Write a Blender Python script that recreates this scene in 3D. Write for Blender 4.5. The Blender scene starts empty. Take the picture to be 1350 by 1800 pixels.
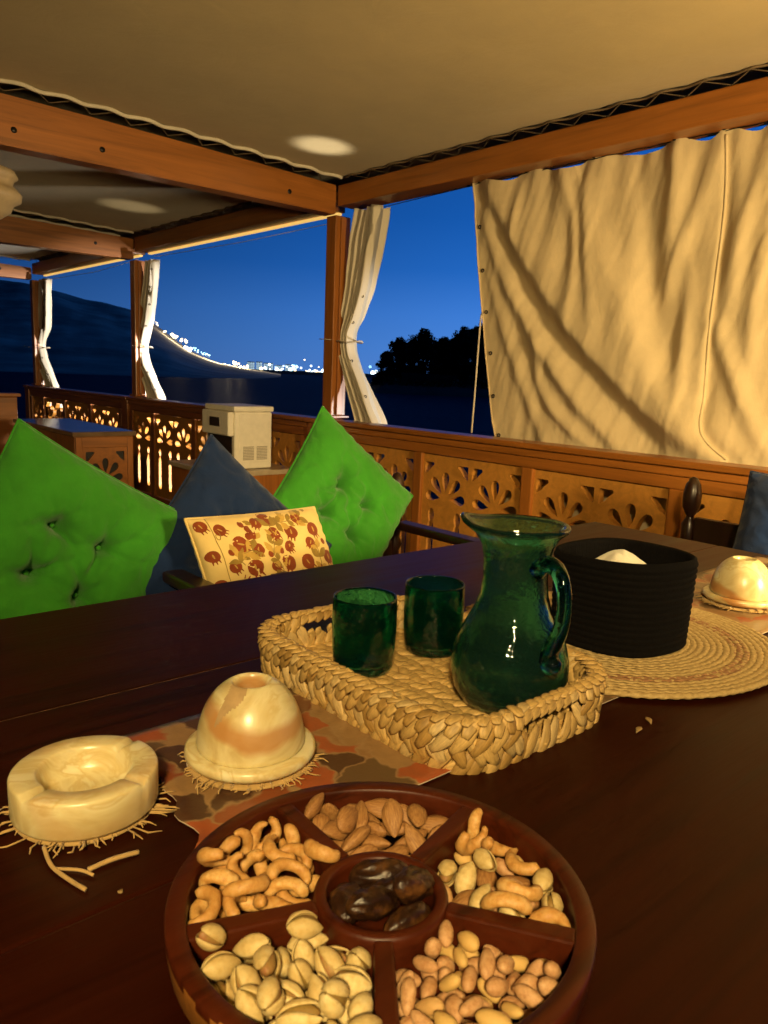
import bpy, bmesh, math, random
import numpy as np
from mathutils import Vector, Matrix, Quaternion, noise
R = math.radians
random.seed(7); rng = np.random.default_rng(7)
S = bpy.context.scene
COL = S.collection

# ---------------------------------------------------------------- camera, sky, light, exposure
cam = bpy.data.cameras.new('camera'); camo = bpy.data.objects.new('camera', cam); COL.objects.link(camo)
m3 = [[0.7537169, 0.0861491, -0.6515283], [-0.6560198, 0.1579914, -0.7380222], [0.0393559, 0.9836753, 0.1755963]]
camo.matrix_world = Matrix(((*m3[0], 0.0), (*m3[1], 0.0), (*m3[2], 1.11), (0, 0, 0, 1)))
cam.sensor_fit = 'HORIZONTAL'; cam.sensor_width = 36; cam.lens = 36
cam.clip_start = .02; cam.clip_end = 9000
cam.dof.use_dof = True; cam.dof.focus_distance = 1.25; cam.dof.aperture_fstop = 24
S.camera = camo
S.render.resolution_x, S.render.resolution_y = 768, 1024

w = bpy.data.worlds.new('World'); S.world = w; w.use_nodes = True
nt = w.node_tree; bg = nt.nodes['Background']
# dusk sky: brightest low down and towards the afterglow (east-south-east of the boat), as in the photograph
def wn(typ, ins=None, **kw):
    x = nt.nodes.new(typ)
    for k, v in kw.items(): setattr(x, k, v)
    for k, v in (ins or {}).items():
        if isinstance(v, bpy.types.NodeSocket): nt.links.new(v, x.inputs[k])
        else: x.inputs[k].default_value = v
    return x
gen = wn('ShaderNodeTexCoord').outputs['Generated']; sep = wn('ShaderNodeSeparateXYZ', {0: gen})
ramp = wn('ShaderNodeValToRGB', {0: sep.outputs[2]}); e = ramp.color_ramp.elements
for k, (p, c) in enumerate([(0, (.105, .30, .86)), (.03, (.085, .29, .86)), (.075, (.058, .25, .82)), (.13, (.020, .165, .65)), (.19, (.010, .125, .54)), (.36, (.005, .07, .34)), (1, (.002, .02, .11))]):
    q = e[k] if k < 2 else e.new(p)
    q.position = p; q.color = (*c, 1)
glow = wn('ShaderNodeVectorMath', {0: wn('ShaderNodeVectorMath', {0: gen, 1: (1, 1, 0)}, operation='MULTIPLY').outputs[0], 1: (math.sin(R(75)), math.cos(R(75)), 0)}, operation='DOT_PRODUCT').outputs['Value']
fac = wn('ShaderNodeMath', {0: wn('ShaderNodeMath', {0: glow, 1: .5, 2: .5}, operation='MULTIPLY_ADD').outputs[0], 1: 4.6}, operation='POWER').outputs[0]
skyc = wn('ShaderNodeVectorMath', {0: ramp.outputs[0], 3: fac}, operation='SCALE').outputs[0]
nt.links.new(skyc, bg.inputs[0]); bg.inputs[1].default_value = 1.08

def light(name, typ, loc, power, color, size=.08, target=None, spot=None, blend=.5):
    d = bpy.data.lights.new(name, typ); d.energy = power; d.color = color
    if typ in ('POINT', 'SPOT'): d.shadow_soft_size = size
    if spot: d.spot_size = R(spot); d.spot_blend = blend
    o = bpy.data.objects.new(name, d); COL.objects.link(o); o.location = loc
    if target is not None:
        o.rotation_euler = (Vector(target)-Vector(loc)).to_track_quat('-Z', 'Y').to_euler()
    return o
WARM = (1.0, .72, .32)
light('cabin_lamp', 'SPOT', (-.70, -.75, 1.90), 228, WARM, .10, (.40, .66, .74), 86, .6)
light('cabin_lamp', 'SPOT', (1.50, -.85, 1.22), 375, WARM, .20, (2.60, 1.3, 1.42), 112, .6)
COOL = (1.0, .93, .84)
light('hull_floodlight', 'SPOT', (5.2, 2.35, .75), 3600, COOL, .06, (2.6, 6.2, .42), 30, .6)
light('hull_floodlight', 'SPOT', (4.4, 2.9, .80), 1000, COOL, .05, (2.70, 5.72, 1.22), 24, .45)
light('hull_floodlight', 'SPOT', (4.4, 4.3, .80), 1700, COOL, .05, (2.72, 8.15, 1.26), 19, .45)
light('hull_floodlight', 'SPOT', (3.9, 1.9, .70), 150, COOL, .05, (2.74, 3.05, 1.15), 30, .6)
light('hull_uplight', 'SPOT', (3.1, 2.88, .0), 330, (1.0, .96, .92), .03, (2.21, 3.02, 2.12), 7.2, .8)
light('hull_uplight', 'SPOT', (3.1, 5.0, .0), 100, (1.0, .92, .82), .03, (2.16, 5.0, 2.10), 11, .9)
light('hull_uplight', 'SPOT', (3.1, 7.4, .0), 150, (1.0, .94, .86), .03, (2.12, 7.2, 2.10), 14, .9)
S.view_settings.view_transform = 'Standard'; S.view_settings.look = 'None'
S.view_settings.exposure = 0; S.view_settings.gamma = 1
S.cycles.use_denoising = True; S.cycles.max_bounces = 8; S.cycles.transmission_bounces = 8; S.cycles.diffuse_bounces = 3
S.cycles.use_adaptive_sampling = True; S.cycles.adaptive_threshold = .035
S.cycles.sample_clamp_indirect = 4; S.cycles.caustics_refractive = False; S.cycles.caustics_reflective = False

# ---------------------------------------------------------------- material helpers
class NB:
    def __init__(s, name):
        s.m = bpy.data.materials.new(name); s.m.use_nodes = True; s.t = s.m.node_tree
        s.p = s.t.nodes['Principled BSDF']; s._tc = None
    def n(s, typ, ins=None, **kw):
        x = s.t.nodes.new(typ)
        for k, v in kw.items(): setattr(x, k, v)
        for k, v in (ins or {}).items(): s.set(x, k, v)
        return x
    def set(s, x, k, v):
        if isinstance(v, bpy.types.NodeSocket): s.t.links.new(v, x.inputs[k])
        else: x.inputs[k].default_value = v
    def P(s, **kw):
        for k, v in kw.items():
            k = k.replace('_', ' ')
            if isinstance(v, tuple) and len(v) == 3 and s.p.inputs[k].type == 'RGBA': v = (*v, 1)
            s.set(s.p, k, v)
        return s
    def co(s, scale=(1, 1, 1), kind='Object', loc=(0, 0, 0), rot=(0, 0, 0)):
        if not s._tc: s._tc = s.n('ShaderNodeTexCoord')
        return s.n('ShaderNodeMapping', {'Vector': s._tc.outputs[kind], 'Scale': scale, 'Location': loc, 'Rotation': rot}).outputs[0]
    def noise(s, v, scale, detail=4, rough=.55, dist=0):
        return s.n('ShaderNodeTexNoise', {'Vector': v, 'Scale': scale, 'Detail': detail, 'Roughness': rough, 'Distortion': dist}).outputs[0]
    def ramp(s, f, stops, interp='LINEAR'):
        r = s.n('ShaderNodeValToRGB', {'Fac': f}); r.color_ramp.interpolation = interp
        e = r.color_ramp.elements
        while len(e) < len(stops): e.new(.5)
        for i, (p, c) in enumerate(stops):
            e[i].position = p; e[i].color = (*c, 1) if len(c) == 3 else c
        return r.outputs[0]
    def mix(s, f, a, b, mode='MIX'):
        x = s.n('ShaderNodeMix', data_type='RGBA', blend_type=mode)
        s.set(x, 0, f)
        for k, v in ((6, a), (7, b)): s.set(x, k, (*v, 1) if isinstance(v, tuple) and len(v) == 3 else v)
        return x.outputs[2]
    def math(s, op, a, b=0.0):
        x = s.n('ShaderNodeMath', operation=op); s.set(x, 0, a); s.set(x, 1, b); return x.outputs[0]
    def bump(s, h, strength=.3, dist=.002, normal=None):
        d = {'Height': h, 'Strength': strength, 'Distance': dist}
        if normal is not None: d['Normal'] = normal
        b = s.n('ShaderNodeBump', d).outputs[0]; s.set(s.p, 'Normal', b); return b

def plain(name, col, rough=.5, var=.25, scale=30, bump=.15, bd=.001, **kw):
    b = NB(name); v = b.co()
    n1 = b.noise(v, scale, 5)
    c = b.ramp(n1, [(.3, tuple(x*(1-var) for x in col)), (.7, tuple(min(1, x*(1+var)) for x in col))])
    b.P(Base_Color=c, Roughness=rough, **kw)
    if bump: b.bump(b.noise(v, scale*4, 3), bump, bd)
    return b.m

def wood(name, col, axis='Y', rough=.4, dark=.45, knots=True, coat=0.0, scale=1.0, obvar=.0):
    b = NB(name)
    st = {'X': (.06, 1, 1), 'Y': (1, .06, 1), 'Z': (1, 1, .06)}[axis]
    v = b.co(tuple(x*scale for x in st))
    g1 = b.noise(v, 22, 6, .6, 1.2); g2 = b.noise(v, 90, 3, .6, .3)
    c = b.ramp(g1, [(.25, tuple(x*dark for x in col)), (.5, col), (.78, tuple(min(1, x*1.35) for x in col))])
    c = b.mix(b.math('MULTIPLY', g2, .45), c, tuple(x*dark*.7 for x in col))
    if knots:
        kv = b.co(tuple((.35 if a == axis else 1.0)*scale for a in 'XYZ'))
        vo = b.n('ShaderNodeTexVoronoi', {'Vector': kv, 'Scale': 4.2, 'Randomness': 1.0})
        k = b.ramp(vo.outputs['Distance'], [(.0, (1, 1, 1)), (.045, (.85, .85, .85)), (.10, (0, 0, 0))])
        c = b.mix(b.math('MULTIPLY', k, .8), c, tuple(x*.16 for x in col))
    lf = b.noise(b.co(), 2.2, 3)
    c = b.mix(b.math('MULTIPLY', lf, .35), c, tuple(x*.55 for x in col))
    b.P(Base_Color=c, Roughness=b.math('ADD', b.math('MULTIPLY', g1, .2), rough-.1), Coat_Weight=coat, Coat_Roughness=.25)
    b.bump(g2, .25, .0012)
    return b.m

def fabric(name, col, rough=.9, weave=900, var=.15, bump=.35, trans=0, lf=6, sheen=.2, wrinkle=None):
    b = NB(name); v = b.co()
    w1 = b.n('ShaderNodeTexWave', {'Vector': v, 'Scale': weave*.16, 'Distortion': .6}, bands_direction='X').outputs[1]
    w2 = b.n('ShaderNodeTexWave', {'Vector': v, 'Scale': weave*.16, 'Distortion': .6}, bands_direction='Z').outputs[1]
    n1 = b.noise(v, lf, 5, .6); n2 = b.noise(v, 160, 3)
    c = b.ramp(n1, [(.25, tuple(x*(1-var) for x in col)), (.75, tuple(min(1, x*(1+var)) for x in col))])
    c = b.mix(b.math('MULTIPLY', n2, .25), c, tuple(x*.7 for x in col))
    b.P(Base_Color=c, Roughness=rough, Sheen_Weight=sheen, Specular_IOR_Level=.2)
    h = b.math('ADD', b.math('MULTIPLY', b.math('ADD', w1, w2), .25), n2)
    nb = b.bump(h, bump, .0008)
    if wrinkle:
        rn_ = b.noise(b.co(wrinkle[2], rot=(.35, 0, 0)), 1.0, 6, .62, .8); nb = b.bump(rn_, wrinkle[0], wrinkle[1], nb)
    if trans:
        tr = b.n('ShaderNodeBsdfTranslucent', {'Color': c, 'Normal': nb}); mx = b.n('ShaderNodeMixShader', {0: trans, 1: b.p.outputs[0], 2: tr.outputs[0]})
        b.t.links.new(mx.outputs[0], b.t.nodes['Material Output'].inputs[0])
    return b.m

def emit(name, col, strength):
    b = NB(name); b.P(Base_Color=col, Emission_Color=col, Emission_Strength=strength); return b.m

# ---------------------------------------------------------------- object helpers
def wl(o):
    v = Vector((0, 0, 0))
    while o is not None: v += o.location; o = o.parent
    return v
def tag(o, label=None, cat=None, group=None, kind=None):
    if label: o['label'] = label
    if cat: o['category'] = cat
    if group: o['group'] = group
    if kind: o['kind'] = kind
    return o
def thing(name, loc, label, cat, group=None):
    o = bpy.data.objects.new(name, None); COL.objects.link(o); o.location = loc; o.empty_display_size = .05
    return tag(o, label, cat, group)
def link(name, me, mat=None, parent=None, smooth=True):
    o = bpy.data.objects.new(name, me); COL.objects.link(o)
    if mat and not me.materials: me.materials.append(mat)
    if smooth and len(me.polygons): me.polygons.foreach_set('use_smooth', [True]*len(me.polygons))
    if parent: o.parent = parent
    return o
def mesh(name, verts, faces, mat, parent=None, smooth=True, origin=None):
    """world-space verts; origin only for top-level meshes"""
    off = wl(parent) if parent else (Vector(origin) if origin is not None else Vector((0, 0, 0)))
    me = bpy.data.meshes.new(name)
    a = np.asarray(verts, float)-np.array(off)
    me.from_pydata(a.tolist(), [], faces); me.update()
    o = link(name, me, mat, parent, smooth)
    if not parent and origin is not None: o.location = origin
    return o
def bm_obj(name, bm, mat, parent=None, smooth=False, origin=None):
    off = wl(parent) if parent else (Vector(origin) if origin is not None else Vector((0, 0, 0)))
    bmesh.ops.translate(bm, vec=-off, verts=bm.verts)
    me = bpy.data.meshes.new(name); bm.to_mesh(me); bm.free()
    o = link(name, me, mat, parent, smooth)
    if not parent and origin is not None: o.location = origin
    return o
def box(name, x0, x1, y0, y1, z0, z1, mat, parent=None, bev=.004, seg=2, origin=None, warp=None):
    bm = bmesh.new(); bmesh.ops.create_cube(bm, size=1)
    for v in bm.verts:
        v.co = Vector((x0+(x1-x0)*(v.co.x+.5), y0+(y1-y0)*(v.co.y+.5), z0+(z1-z0)*(v.co.z+.5)))
    if bev: bmesh.ops.bevel(bm, geom=list(bm.edges), offset=bev, segments=seg, affect='EDGES', profile=.6)
    if warp:
        for v in bm.verts: v.co = warp(v.co)
    return bm_obj(name, bm, mat, parent, False, origin)
def gridmesh(P, cu=False, cv=False):
    nu, nv = P.shape[:2]; f = []
    for i in range(nu if cu else nu-1):
        for j in range(nv if cv else nv-1):
            f.append((i*nv+j, ((i+1) % nu)*nv+j, ((i+1) % nu)*nv+(j+1) % nv, i*nv+(j+1) % nv))
    return P.reshape(-1, 3), f
def lathe(name, prof, c, mat, parent=None, seg=48, fn=None, origin=None, sy=1.0):
    """prof: list of (r,z); z absolute"""
    t = np.linspace(0, 2*np.pi, seg, endpoint=False)
    P = np.array([[(c[0]+r*math.cos(a), c[1]+r*sy*math.sin(a), z) for r, z in prof] for a in t])
    if fn: P = fn(P, t)
    v, f = gridmesh(P, True, False)
    return mesh(name, v, f, mat, parent, True, origin)
def tubemesh(pts, rad, sides=8, closed=False, cap=True):
    pts = [Vector(p) for p in pts]; n = len(pts); V = []; F = []
    rr = rad if isinstance(rad, (list, tuple, np.ndarray)) else [rad]*n
    up = Vector((0, 0, 1)); prev = None
    for i, p in enumerate(pts):
        a = pts[(i-1) % n] if (closed or i > 0) else p; b = pts[(i+1) % n] if (closed or i < n-1) else p
        d = (b-a).normalized()
        if prev is None:
            s = d.cross(up)
            if s.length < 1e-3: s = d.cross(Vector((1, 0, 0)))
        else: s = prev-d*prev.dot(d)
        s.normalize(); prev = s; q = d.cross(s)
        for k in range(sides):
            an = 2*math.pi*k/sides; V.append(p+(s*math.cos(an)+q*math.sin(an))*rr[i])
    m = n if closed else n-1
    for i in range(m):
        for k in range(sides):
            F.append((i*sides+k, i*sides+(k+1) % sides, ((i+1) % n)*sides+(k+1) % sides, ((i+1) % n)*sides+k))
    if cap and not closed:
        F.append(tuple(range(sides))[::-1]); F.append(tuple((n-1)*sides+k for k in range(sides)))
    return V, F
def tube(name, pts, rad, mat, parent=None, sides=8, closed=False, origin=None):
    V, F = tubemesh(pts, rad, sides, closed); return mesh(name, V, F, mat, parent, True, origin)
def join(meshes):
    V = []; F = []
    for v, f in meshes:
        k = len(V); V += [tuple(x) for x in v]; F += [tuple(i+k for i in q) for q in f]
    return V, F
def catmull(P, n=8):
    P = [Vector(p) for p in P]; out = []
    for i in range(len(P)-1):
        a = P[max(i-1, 0)]; b = P[i]; c = P[i+1]; d = P[min(i+2, len(P)-1)]
        for k in range(n):
            t = k/n
            out.append(.5*((2*b)+(c-a)*t+(2*a-5*b+4*c-d)*t*t+(3*b-a-3*c+d)*t**3))
    out.append(P[-1]); return out

# ---------------------------------------------------------------- materials
M_pine_y = wood('varnished_pine_y', (.40, .135, .020), 'Y', .42, coat=.25)
M_pine_x = wood('varnished_pine_x', (.40, .135, .020), 'X', .42, coat=.25)
M_pine_z = wood('varnished_pine_z', (.40, .135, .020), 'Z', .42, coat=.25)
M_panel = wood('fretwork_pine', (.62, .27, .045), 'Z', .5, .7, knots=False)
M_table = wood('mahogany_table', (.030, .0046, .0010), 'X', .40, .22, knots=False, scale=1.3)
M_table.node_tree.nodes['Principled BSDF'].inputs['Specular IOR Level'].default_value = .10
M_chair = wood('dark_chair_wood', (.030, .010, .005), 'Z', .35, .5, knots=False, coat=.3)
M_bowl = wood('acacia_wood', (.075, .0125, .0022), 'X', .42, .10, knots=False, scale=2.2)
M_bowl.node_tree.nodes['Principled BSDF'].inputs['Specular IOR Level'].default_value = .3
M_canvas = fabric('awning_canvas', (.46, .345, .155), .9, 700, .14, .3, 0, 2.0, wrinkle=(.35, .010, (5, 5, 5)))
M_curtain = fabric('curtain_canvas', (.62, .49, .29), .9, 700, .16, .6, 0, 5.0, wrinkle=(.4, .008, (26, 9, 5)))
M_tied = fabric('tied_curtain_cloth', (.74, .66, .52), .9, 700, .08, .2, .12, 4)
M_hem = fabric('hem_cloth', (.66, .60, .50), .9, 700, .1, .2, 0, 5)
M_cord = plain('pale_cord', (.55, .48, .38), .8, .3, 200)
M_dcord = plain('brown_cord', (.16, .11, .06), .8, .3, 200)
M_eyelet = plain('dark_eyelet', (.03, .028, .03), .4, .3, 80, 0, Metallic=.7)
M_green = fabric('green_cotton', (.036, .235, .013), .85, 1100, .22, .6, 0, 12, wrinkle=(.7, .006, (14, 14, 14)))
M_navy = fabric('navy_cotton', (.0045, .019, .075), .85, 1100, .22, .6, 0, 12, wrinkle=(.7, .006, (14, 14, 14)))
M_red = fabric('rust_fabric', (.20, .045, .015), .85, 1100, .12, .4)

# ---------------------------------------------------------------- setting: deck, river, land
box('deck', -4, 2.75, -5, 14, -.08, 0, wood('teak_deck', (.055, .022, .008), 'Y', .5), bev=0)['kind'] = 'structure'
box('hull', -4, 2.78, -6, 15, -3.2, -.08, plain('hull_paint', (.35, .30, .24), .5), bev=0)['kind'] = 'structure'
b = NB('river_water'); v = b.co((1, 1, 1))
b.P(Base_Color=(.0015, .006, .075), Roughness=.5, IOR=1.10, Specular_IOR_Level=.12)
b.bump(b.math('ADD', b.noise(v, .7, 5, .6), b.noise(v, .06, 3)), .9, .5)
W = 6000; mesh('river', [(-W, -W, -3), (W, -W, -3), (W, W, -3), (-W, W, -3)], [(0, 1, 2, 3)], b.m)['kind'] = 'structure'

def polar(az, d, z): return (d*math.sin(R(az)), d*math.cos(R(az)), z)
def hz(el, d): return 1.11+d*math.tan(R(el))
# the desert mountain on the left bank: a height field in azimuth and distance
def ridge_el(az):
    xs = [-30, 0, 8, 14, 18.6, 20, 21.5, 23, 24, 25, 26, 27, 28, 29, 31, 34]; ys = [4.5, 5.6, 5.5, 5.0, 4.6, 4.25, 4.05, 3.75, 3.25, 2.7, 1.95, 1.25, .75, .42, .1, -.3]
    return float(np.interp(az, xs, ys))
P = []
for az in np.linspace(-20, 33.5, 150):
    row = []
    for k in range(46):
        t = k/45; d = 300+800*t if t < 1 else 1150
        top = hz(ridge_el(az), 850); base = -3.4
        s = min(1, t/.69); prof = s**1.25 if t < .69 else 1-(t-.69)*1.2
        nz = noise.fractal(Vector((az*.16, t*2.5, 1.3)), .8, 2.0, 5)*.16*s*(1 if s < .97 else .3)+abs(noise.noise(Vector((az*.55, t*.8, 4))))*-.10*s*(1-s)*2
        row.append(polar(az, d, base+(top-base)*max(0, prof+nz*.6)))
    P.append(row)
v, f = gridmesh(np.array(P))
mesh('mountain', v, f, plain('desert_rock', (.72, .62, .50), .95, .5, .03, 0))['kind'] = 'structure'
# low far bank under the town
P = []
for az in np.linspace(28, 62, 80):
    P.append([polar(az, d, z+noise.noise(Vector((az*.9, d*.01, 0)))*1.2) for d, z in ((1050, -3.4), (1080, 1.0), (1300, 2), (2600, 3))])
v, f = gridmesh(np.array(P))
mesh('far_bank', v, f, plain('dark_earth', (.03, .028, .02), .95, .3, .05, 0))['kind'] = 'structure'
P = []
for az in np.linspace(39.8, 75, 90):
    k = min(1, (az-39.8)/1.2)
    P.append([polar(az, d, -3.4+(z+3.4)*k+noise.noise(Vector((az*.7, d*.05, 2)))*.4*k) for d, z in ((172, -3.4), (178, -2.2), (196, -.9), (240, .6), (330, 1.5))])
v, f = gridmesh(np.array(P))
mesh('near_bank', v, f, plain('bank_earth', (.05, .045, .025), .95, .4, .2, .3, .1))['kind'] = 'structure'
# pale wall on that bank
wp = []
for az in np.linspace(42.3, 46.4, 12): wp.append([polar(az, 205, -1.2), polar(az, 205, hz(.25, 205)-(az-42.3)*.08), polar(az, 206, hz(.25, 206)-(az-42.3)*.08), polar(az, 206, -1.2)])
v, f = gridmesh(np.array(wp))
tag(mesh('bank_wall', v, f, plain('grey_render', (.30, .34, .36), .9, .2, .5, .2, .05), None, False), 'low grey wall on the far riverbank below the dark trees', 'wall')
# ---------------------------------------------------------------- far things: trees, town, lamps
M_leaf = plain('night_foliage', (.05, .075, .025), .8, .4, .5, 0); M_bark = plain('bark', (.07, .05, .035), .9, .3, 3, 0)
def tree(az, d, el, rx, label, seed):
    rs = np.random.default_rng(seed); x, y, _ = polar(az, d, 0); base = -1.2; top = hz(el, d); h = top-base
    t = thing('riverside_tree', (x, y, base), label, 'tree', 'dark trees on the riverbank')
    limbs = [tubemesh([(x, y, base), (x+.3, y, base+h*.3), (x, y+.3, base+h*.6), (x, y, base+h*.85)], [.45, .35, .22, .06], 6)]
    cl = []
    for i in range(34):
        a = rs.uniform(0, 6.28); q = rs.uniform(.1, .98); zz = base+h*(.10+.78*rs.random()); s = rx*(1-.45*max(0, (zz-base)/h-.45)/.45)*q
        c = np.array([x+s*math.cos(a), y+s*math.sin(a), zz]); cl.append((c, rs.uniform(1.0, 1.9)*rx/3.4))
        limbs.append(tubemesh([(x, y, zz-h*.14), ((x+c[0])/2, (y+c[1])/2, zz-h*.04), tuple(c)], [.16, .1, .04], 5))
    cl.append((np.array([x, y, top-1.2]), 1.2)); cl.append((np.array([x+.5, y, top-2.4]), 1.9))
    v, f = join(limbs); mesh('trunk', v, f, M_bark, t)
    V = []; F = []
    for c, r in cl:
        for k in range(110):
            u = rs.normal(size=3); u /= np.linalg.norm(u); p = c+u*r*rs.random()**.4*np.array([1.15, 1.15, .9])
            e1 = rs.normal(size=3); e1 /= np.linalg.norm(e1); e2 = np.cross(e1, u); e2 /= (np.linalg.norm(e2)+1e-6); sz = rs.uniform(.25, .6)
            b0 = len(V); V += [p-e1*sz, p+e2*sz*.6, p+e1*sz, p-e2*sz*.6]; F.append((b0, b0+1, b0+2, b0+3))
    mesh('crown', V, F, M_leaf, t, False)
for i, (az, d, el, rx, lb) in enumerate([
    (41.3, 214, 1.75, 2.6, 'lowest dark tree at the left end of the riverbank wood'),
    (42.1, 222, 2.8, 3.4, 'dark riverbank tree with a pointed top, second from the left end'),
    (43.85, 216, 3.5, 4.2, 'round topped dark riverbank tree in the middle of the gap between the curtains'),
    (45.3, 224, 2.95, 4.2, 'low dark tree in the dip of the riverbank wood'),
    (46.75, 216, 3.75, 4.4, 'tall dark riverbank tree left of the white curtain rope'),
    (48.3, 224, 4.15, 5.0, 'tallest dark riverbank tree, partly behind the hanging curtain edge'),
    (43.0, 230, 2.7, 4.2, 'dark tree filling the gap left of the round topped riverbank tree'),
    (44.6, 232, 2.6, 4.4, 'dark tree filling the gap right of the round topped riverbank tree'),
    (47.5, 230, 3.7, 4.6, 'dark tree behind the white curtain rope'), (46.0, 232, 2.9, 4.4, 'dark tree behind the dip in the riverbank wood')]): tree(az, d, el, rx, lb, 20+i)
# undergrowth at the water's edge
V = []; F = []
for k in range(5200):
    az = rng.uniform(40.2, 52); d = rng.uniform(190, 235); hh = rng.random()**1.2*(1.2+2.2*abs(noise.noise(Vector((az*.9, 3, 1)))))*min(1, (az-40.0)/1.5)
    if 42.3 < az < 46 and d < 206: hh *= .3+.25*(az-42.3)/3.7*1.4; 
    p = np.array(polar(az, d, -1.4+(d-190)*.03+hh)); e = rng.normal(size=3); e /= np.linalg.norm(e); e2 = np.cross(e, rng.normal(size=3)); e2 /= np.linalg.norm(e2); s = rng.uniform(.25, .6)
    b0 = len(V); V += [p-e*s, p+e2*s*.6, p+e*s, p-e2*s*.6]; F.append((b0, b0+1, b0+2, b0+3))
tag(mesh('riverbank_scrub', V, F, M_leaf, None, False), 'dark scrub along the foot of the riverbank wood', 'scrub', kind='stuff')

L_white = emit('lamp_white', (.80, .95, 1.0), 4.5); L_warm = emit('lamp_warm', (1.0, .80, .45), 4.5); L_cool = emit('lamp_cool', (.35, .75, 1.0), 1.6)
M_pole = plain('lamp_pole', (.1, .1, .1), .6, .2, 5, 0)
def globes(name, items, label):
    """items: (az, el, d, r, material index); each a globe on a short pole"""
    bm = bmesh.new()
    for az, el, d, r, mi in items:
        x, y, z = polar(az, d, hz(el, d)); k = len(bm.faces)
        bmesh.ops.create_icosphere(bm, subdivisions=2, radius=r, matrix=Matrix.Translation((x, y, z))); bm.faces.ensure_lookup_table()
        for fc in bm.faces[k:]: fc.material_index = mi
        k = len(bm.faces); bmesh.ops.create_cone(bm, segments=5, radius1=r*.2, radius2=r*.15, depth=r*3, matrix=Matrix.Translation((x, y, z-r*2.4))); bm.faces.ensure_lookup_table()
        for fc in bm.faces[k:]: fc.material_index = 3
    o = bm_obj(name, bm, L_white, None, True)
    for m in (L_warm, L_cool, M_pole): o.data.materials.append(m)
    return tag(o, label, 'lamps', kind='stuff')
it = []
for k in range(46):
    az = rng.uniform(31.6, 36.9); el = .02+.5*rng.random()**1.6-(az-31)*.012
    it.append((az, el, 1250, rng.uniform(.9, 2.1), [0, 0, 0, 2, 1][rng.integers(5)]))
it += [(32.1, .1, 1200, 2.6, 1), (33.2, .12, 1200, 2.6, 0), (34.4, .2, 1200, 2.2, 0), (36.6, .1, 1200, 3.4, 0), (35.2, .85, 1200, 1.1, 1), (40.2, .12, 1200, 3.2, 0), (40.45, .2, 1200, 2.6, 0), (40.0, .55, 1200, 2.2, 2), (29.6, -.35, 700, 1.1, 1)]
globes('town_lights', it, 'row of bright town lamps along the far shore')
it = []
for (a0, e0, a1, e1, n, r, mi) in [(25.1, 2.45, 26.9, 1.75, 9, 1.2, 1), (24.75, 3.0, 25.0, 2.8, 2, .7, 1), (26.7, 1.38, 27.15, 1.18, 4, 1.4, 0), (27.3, 1.30, 28.5, .85, 9, .75, 2), (29.5, .22, 30.1, .05, 3, 1.1, 1), (30.0, .42, 31.3, .08, 8, 1.1, 1)]:
    for k in range(n*2):
        t = rng.random(); it.append((a0+(a1-a0)*t, e0+(e1-e0)*t+rng.uniform(-.12, .12), 815, r*rng.uniform(.4, 1.3), mi))
globes('hillside_lights', it, 'glowing lamps stepping down the ridge of the dark mountain')
for az, el, p in ((28.9, .95, 3e4), (29.7, .7, 6e4), (30.6, .5, 5e4), (26.2, 2.4, 1.5e4)):
    light('hillside_lamp', 'POINT', polar(az, 800, hz(el, 800)), p, (1, .8, .5), 1.5)
M_far = plain('far_facade', (.55, .58, .6), .8, .1, .2, 0); M_facade_glow = emit('facade_glow', (.55, .8, 1.0), 1.1)
for i, (az, wd, h0, lb) in enumerate([(31.35, 12, 14, 'leftmost lit block of the far town, next to the foot of the mountain'), (31.95, 10, 14.5, 'second lit block of the far town from the mountain'),
        (32.6, 16, 13, 'third lit block of the far town, above the yellow lamp'), (33.35, 12, 10, 'fourth lit block of the far town, lower than the others'), (34.0, 9, 12, 'rightmost lit block of the far town')]):
    x, y, _ = polar(az, 1300, 0); t = thing('far_building', (x, y, 0), lb, 'building', 'lit blocks in the far town')
    c, s = math.cos(R(-az)), math.sin(R(-az))
    rot = lambda v, x=x, y=y, c=c, s=s: Vector((x+v.x*c-v.y*s, y+v.x*s+v.y*c, v.z))
    box('wall', -wd/2, wd/2, 0, 10, -2, h0, M_far, t, 0, warp=rot)
    for r_ in range(4):
        for q in range(4):
            x0 = -wd/2+wd*(q+.18)/4; z0 = 2+(h0-2.5)*r_/4
            box('glow_box', x0, x0+wd*.16, -.15, -.02, z0, z0+(h0-2.5)*.14, M_facade_glow, t, 0, warp=rot)  # glowing boxes added so the facades look lit

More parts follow.
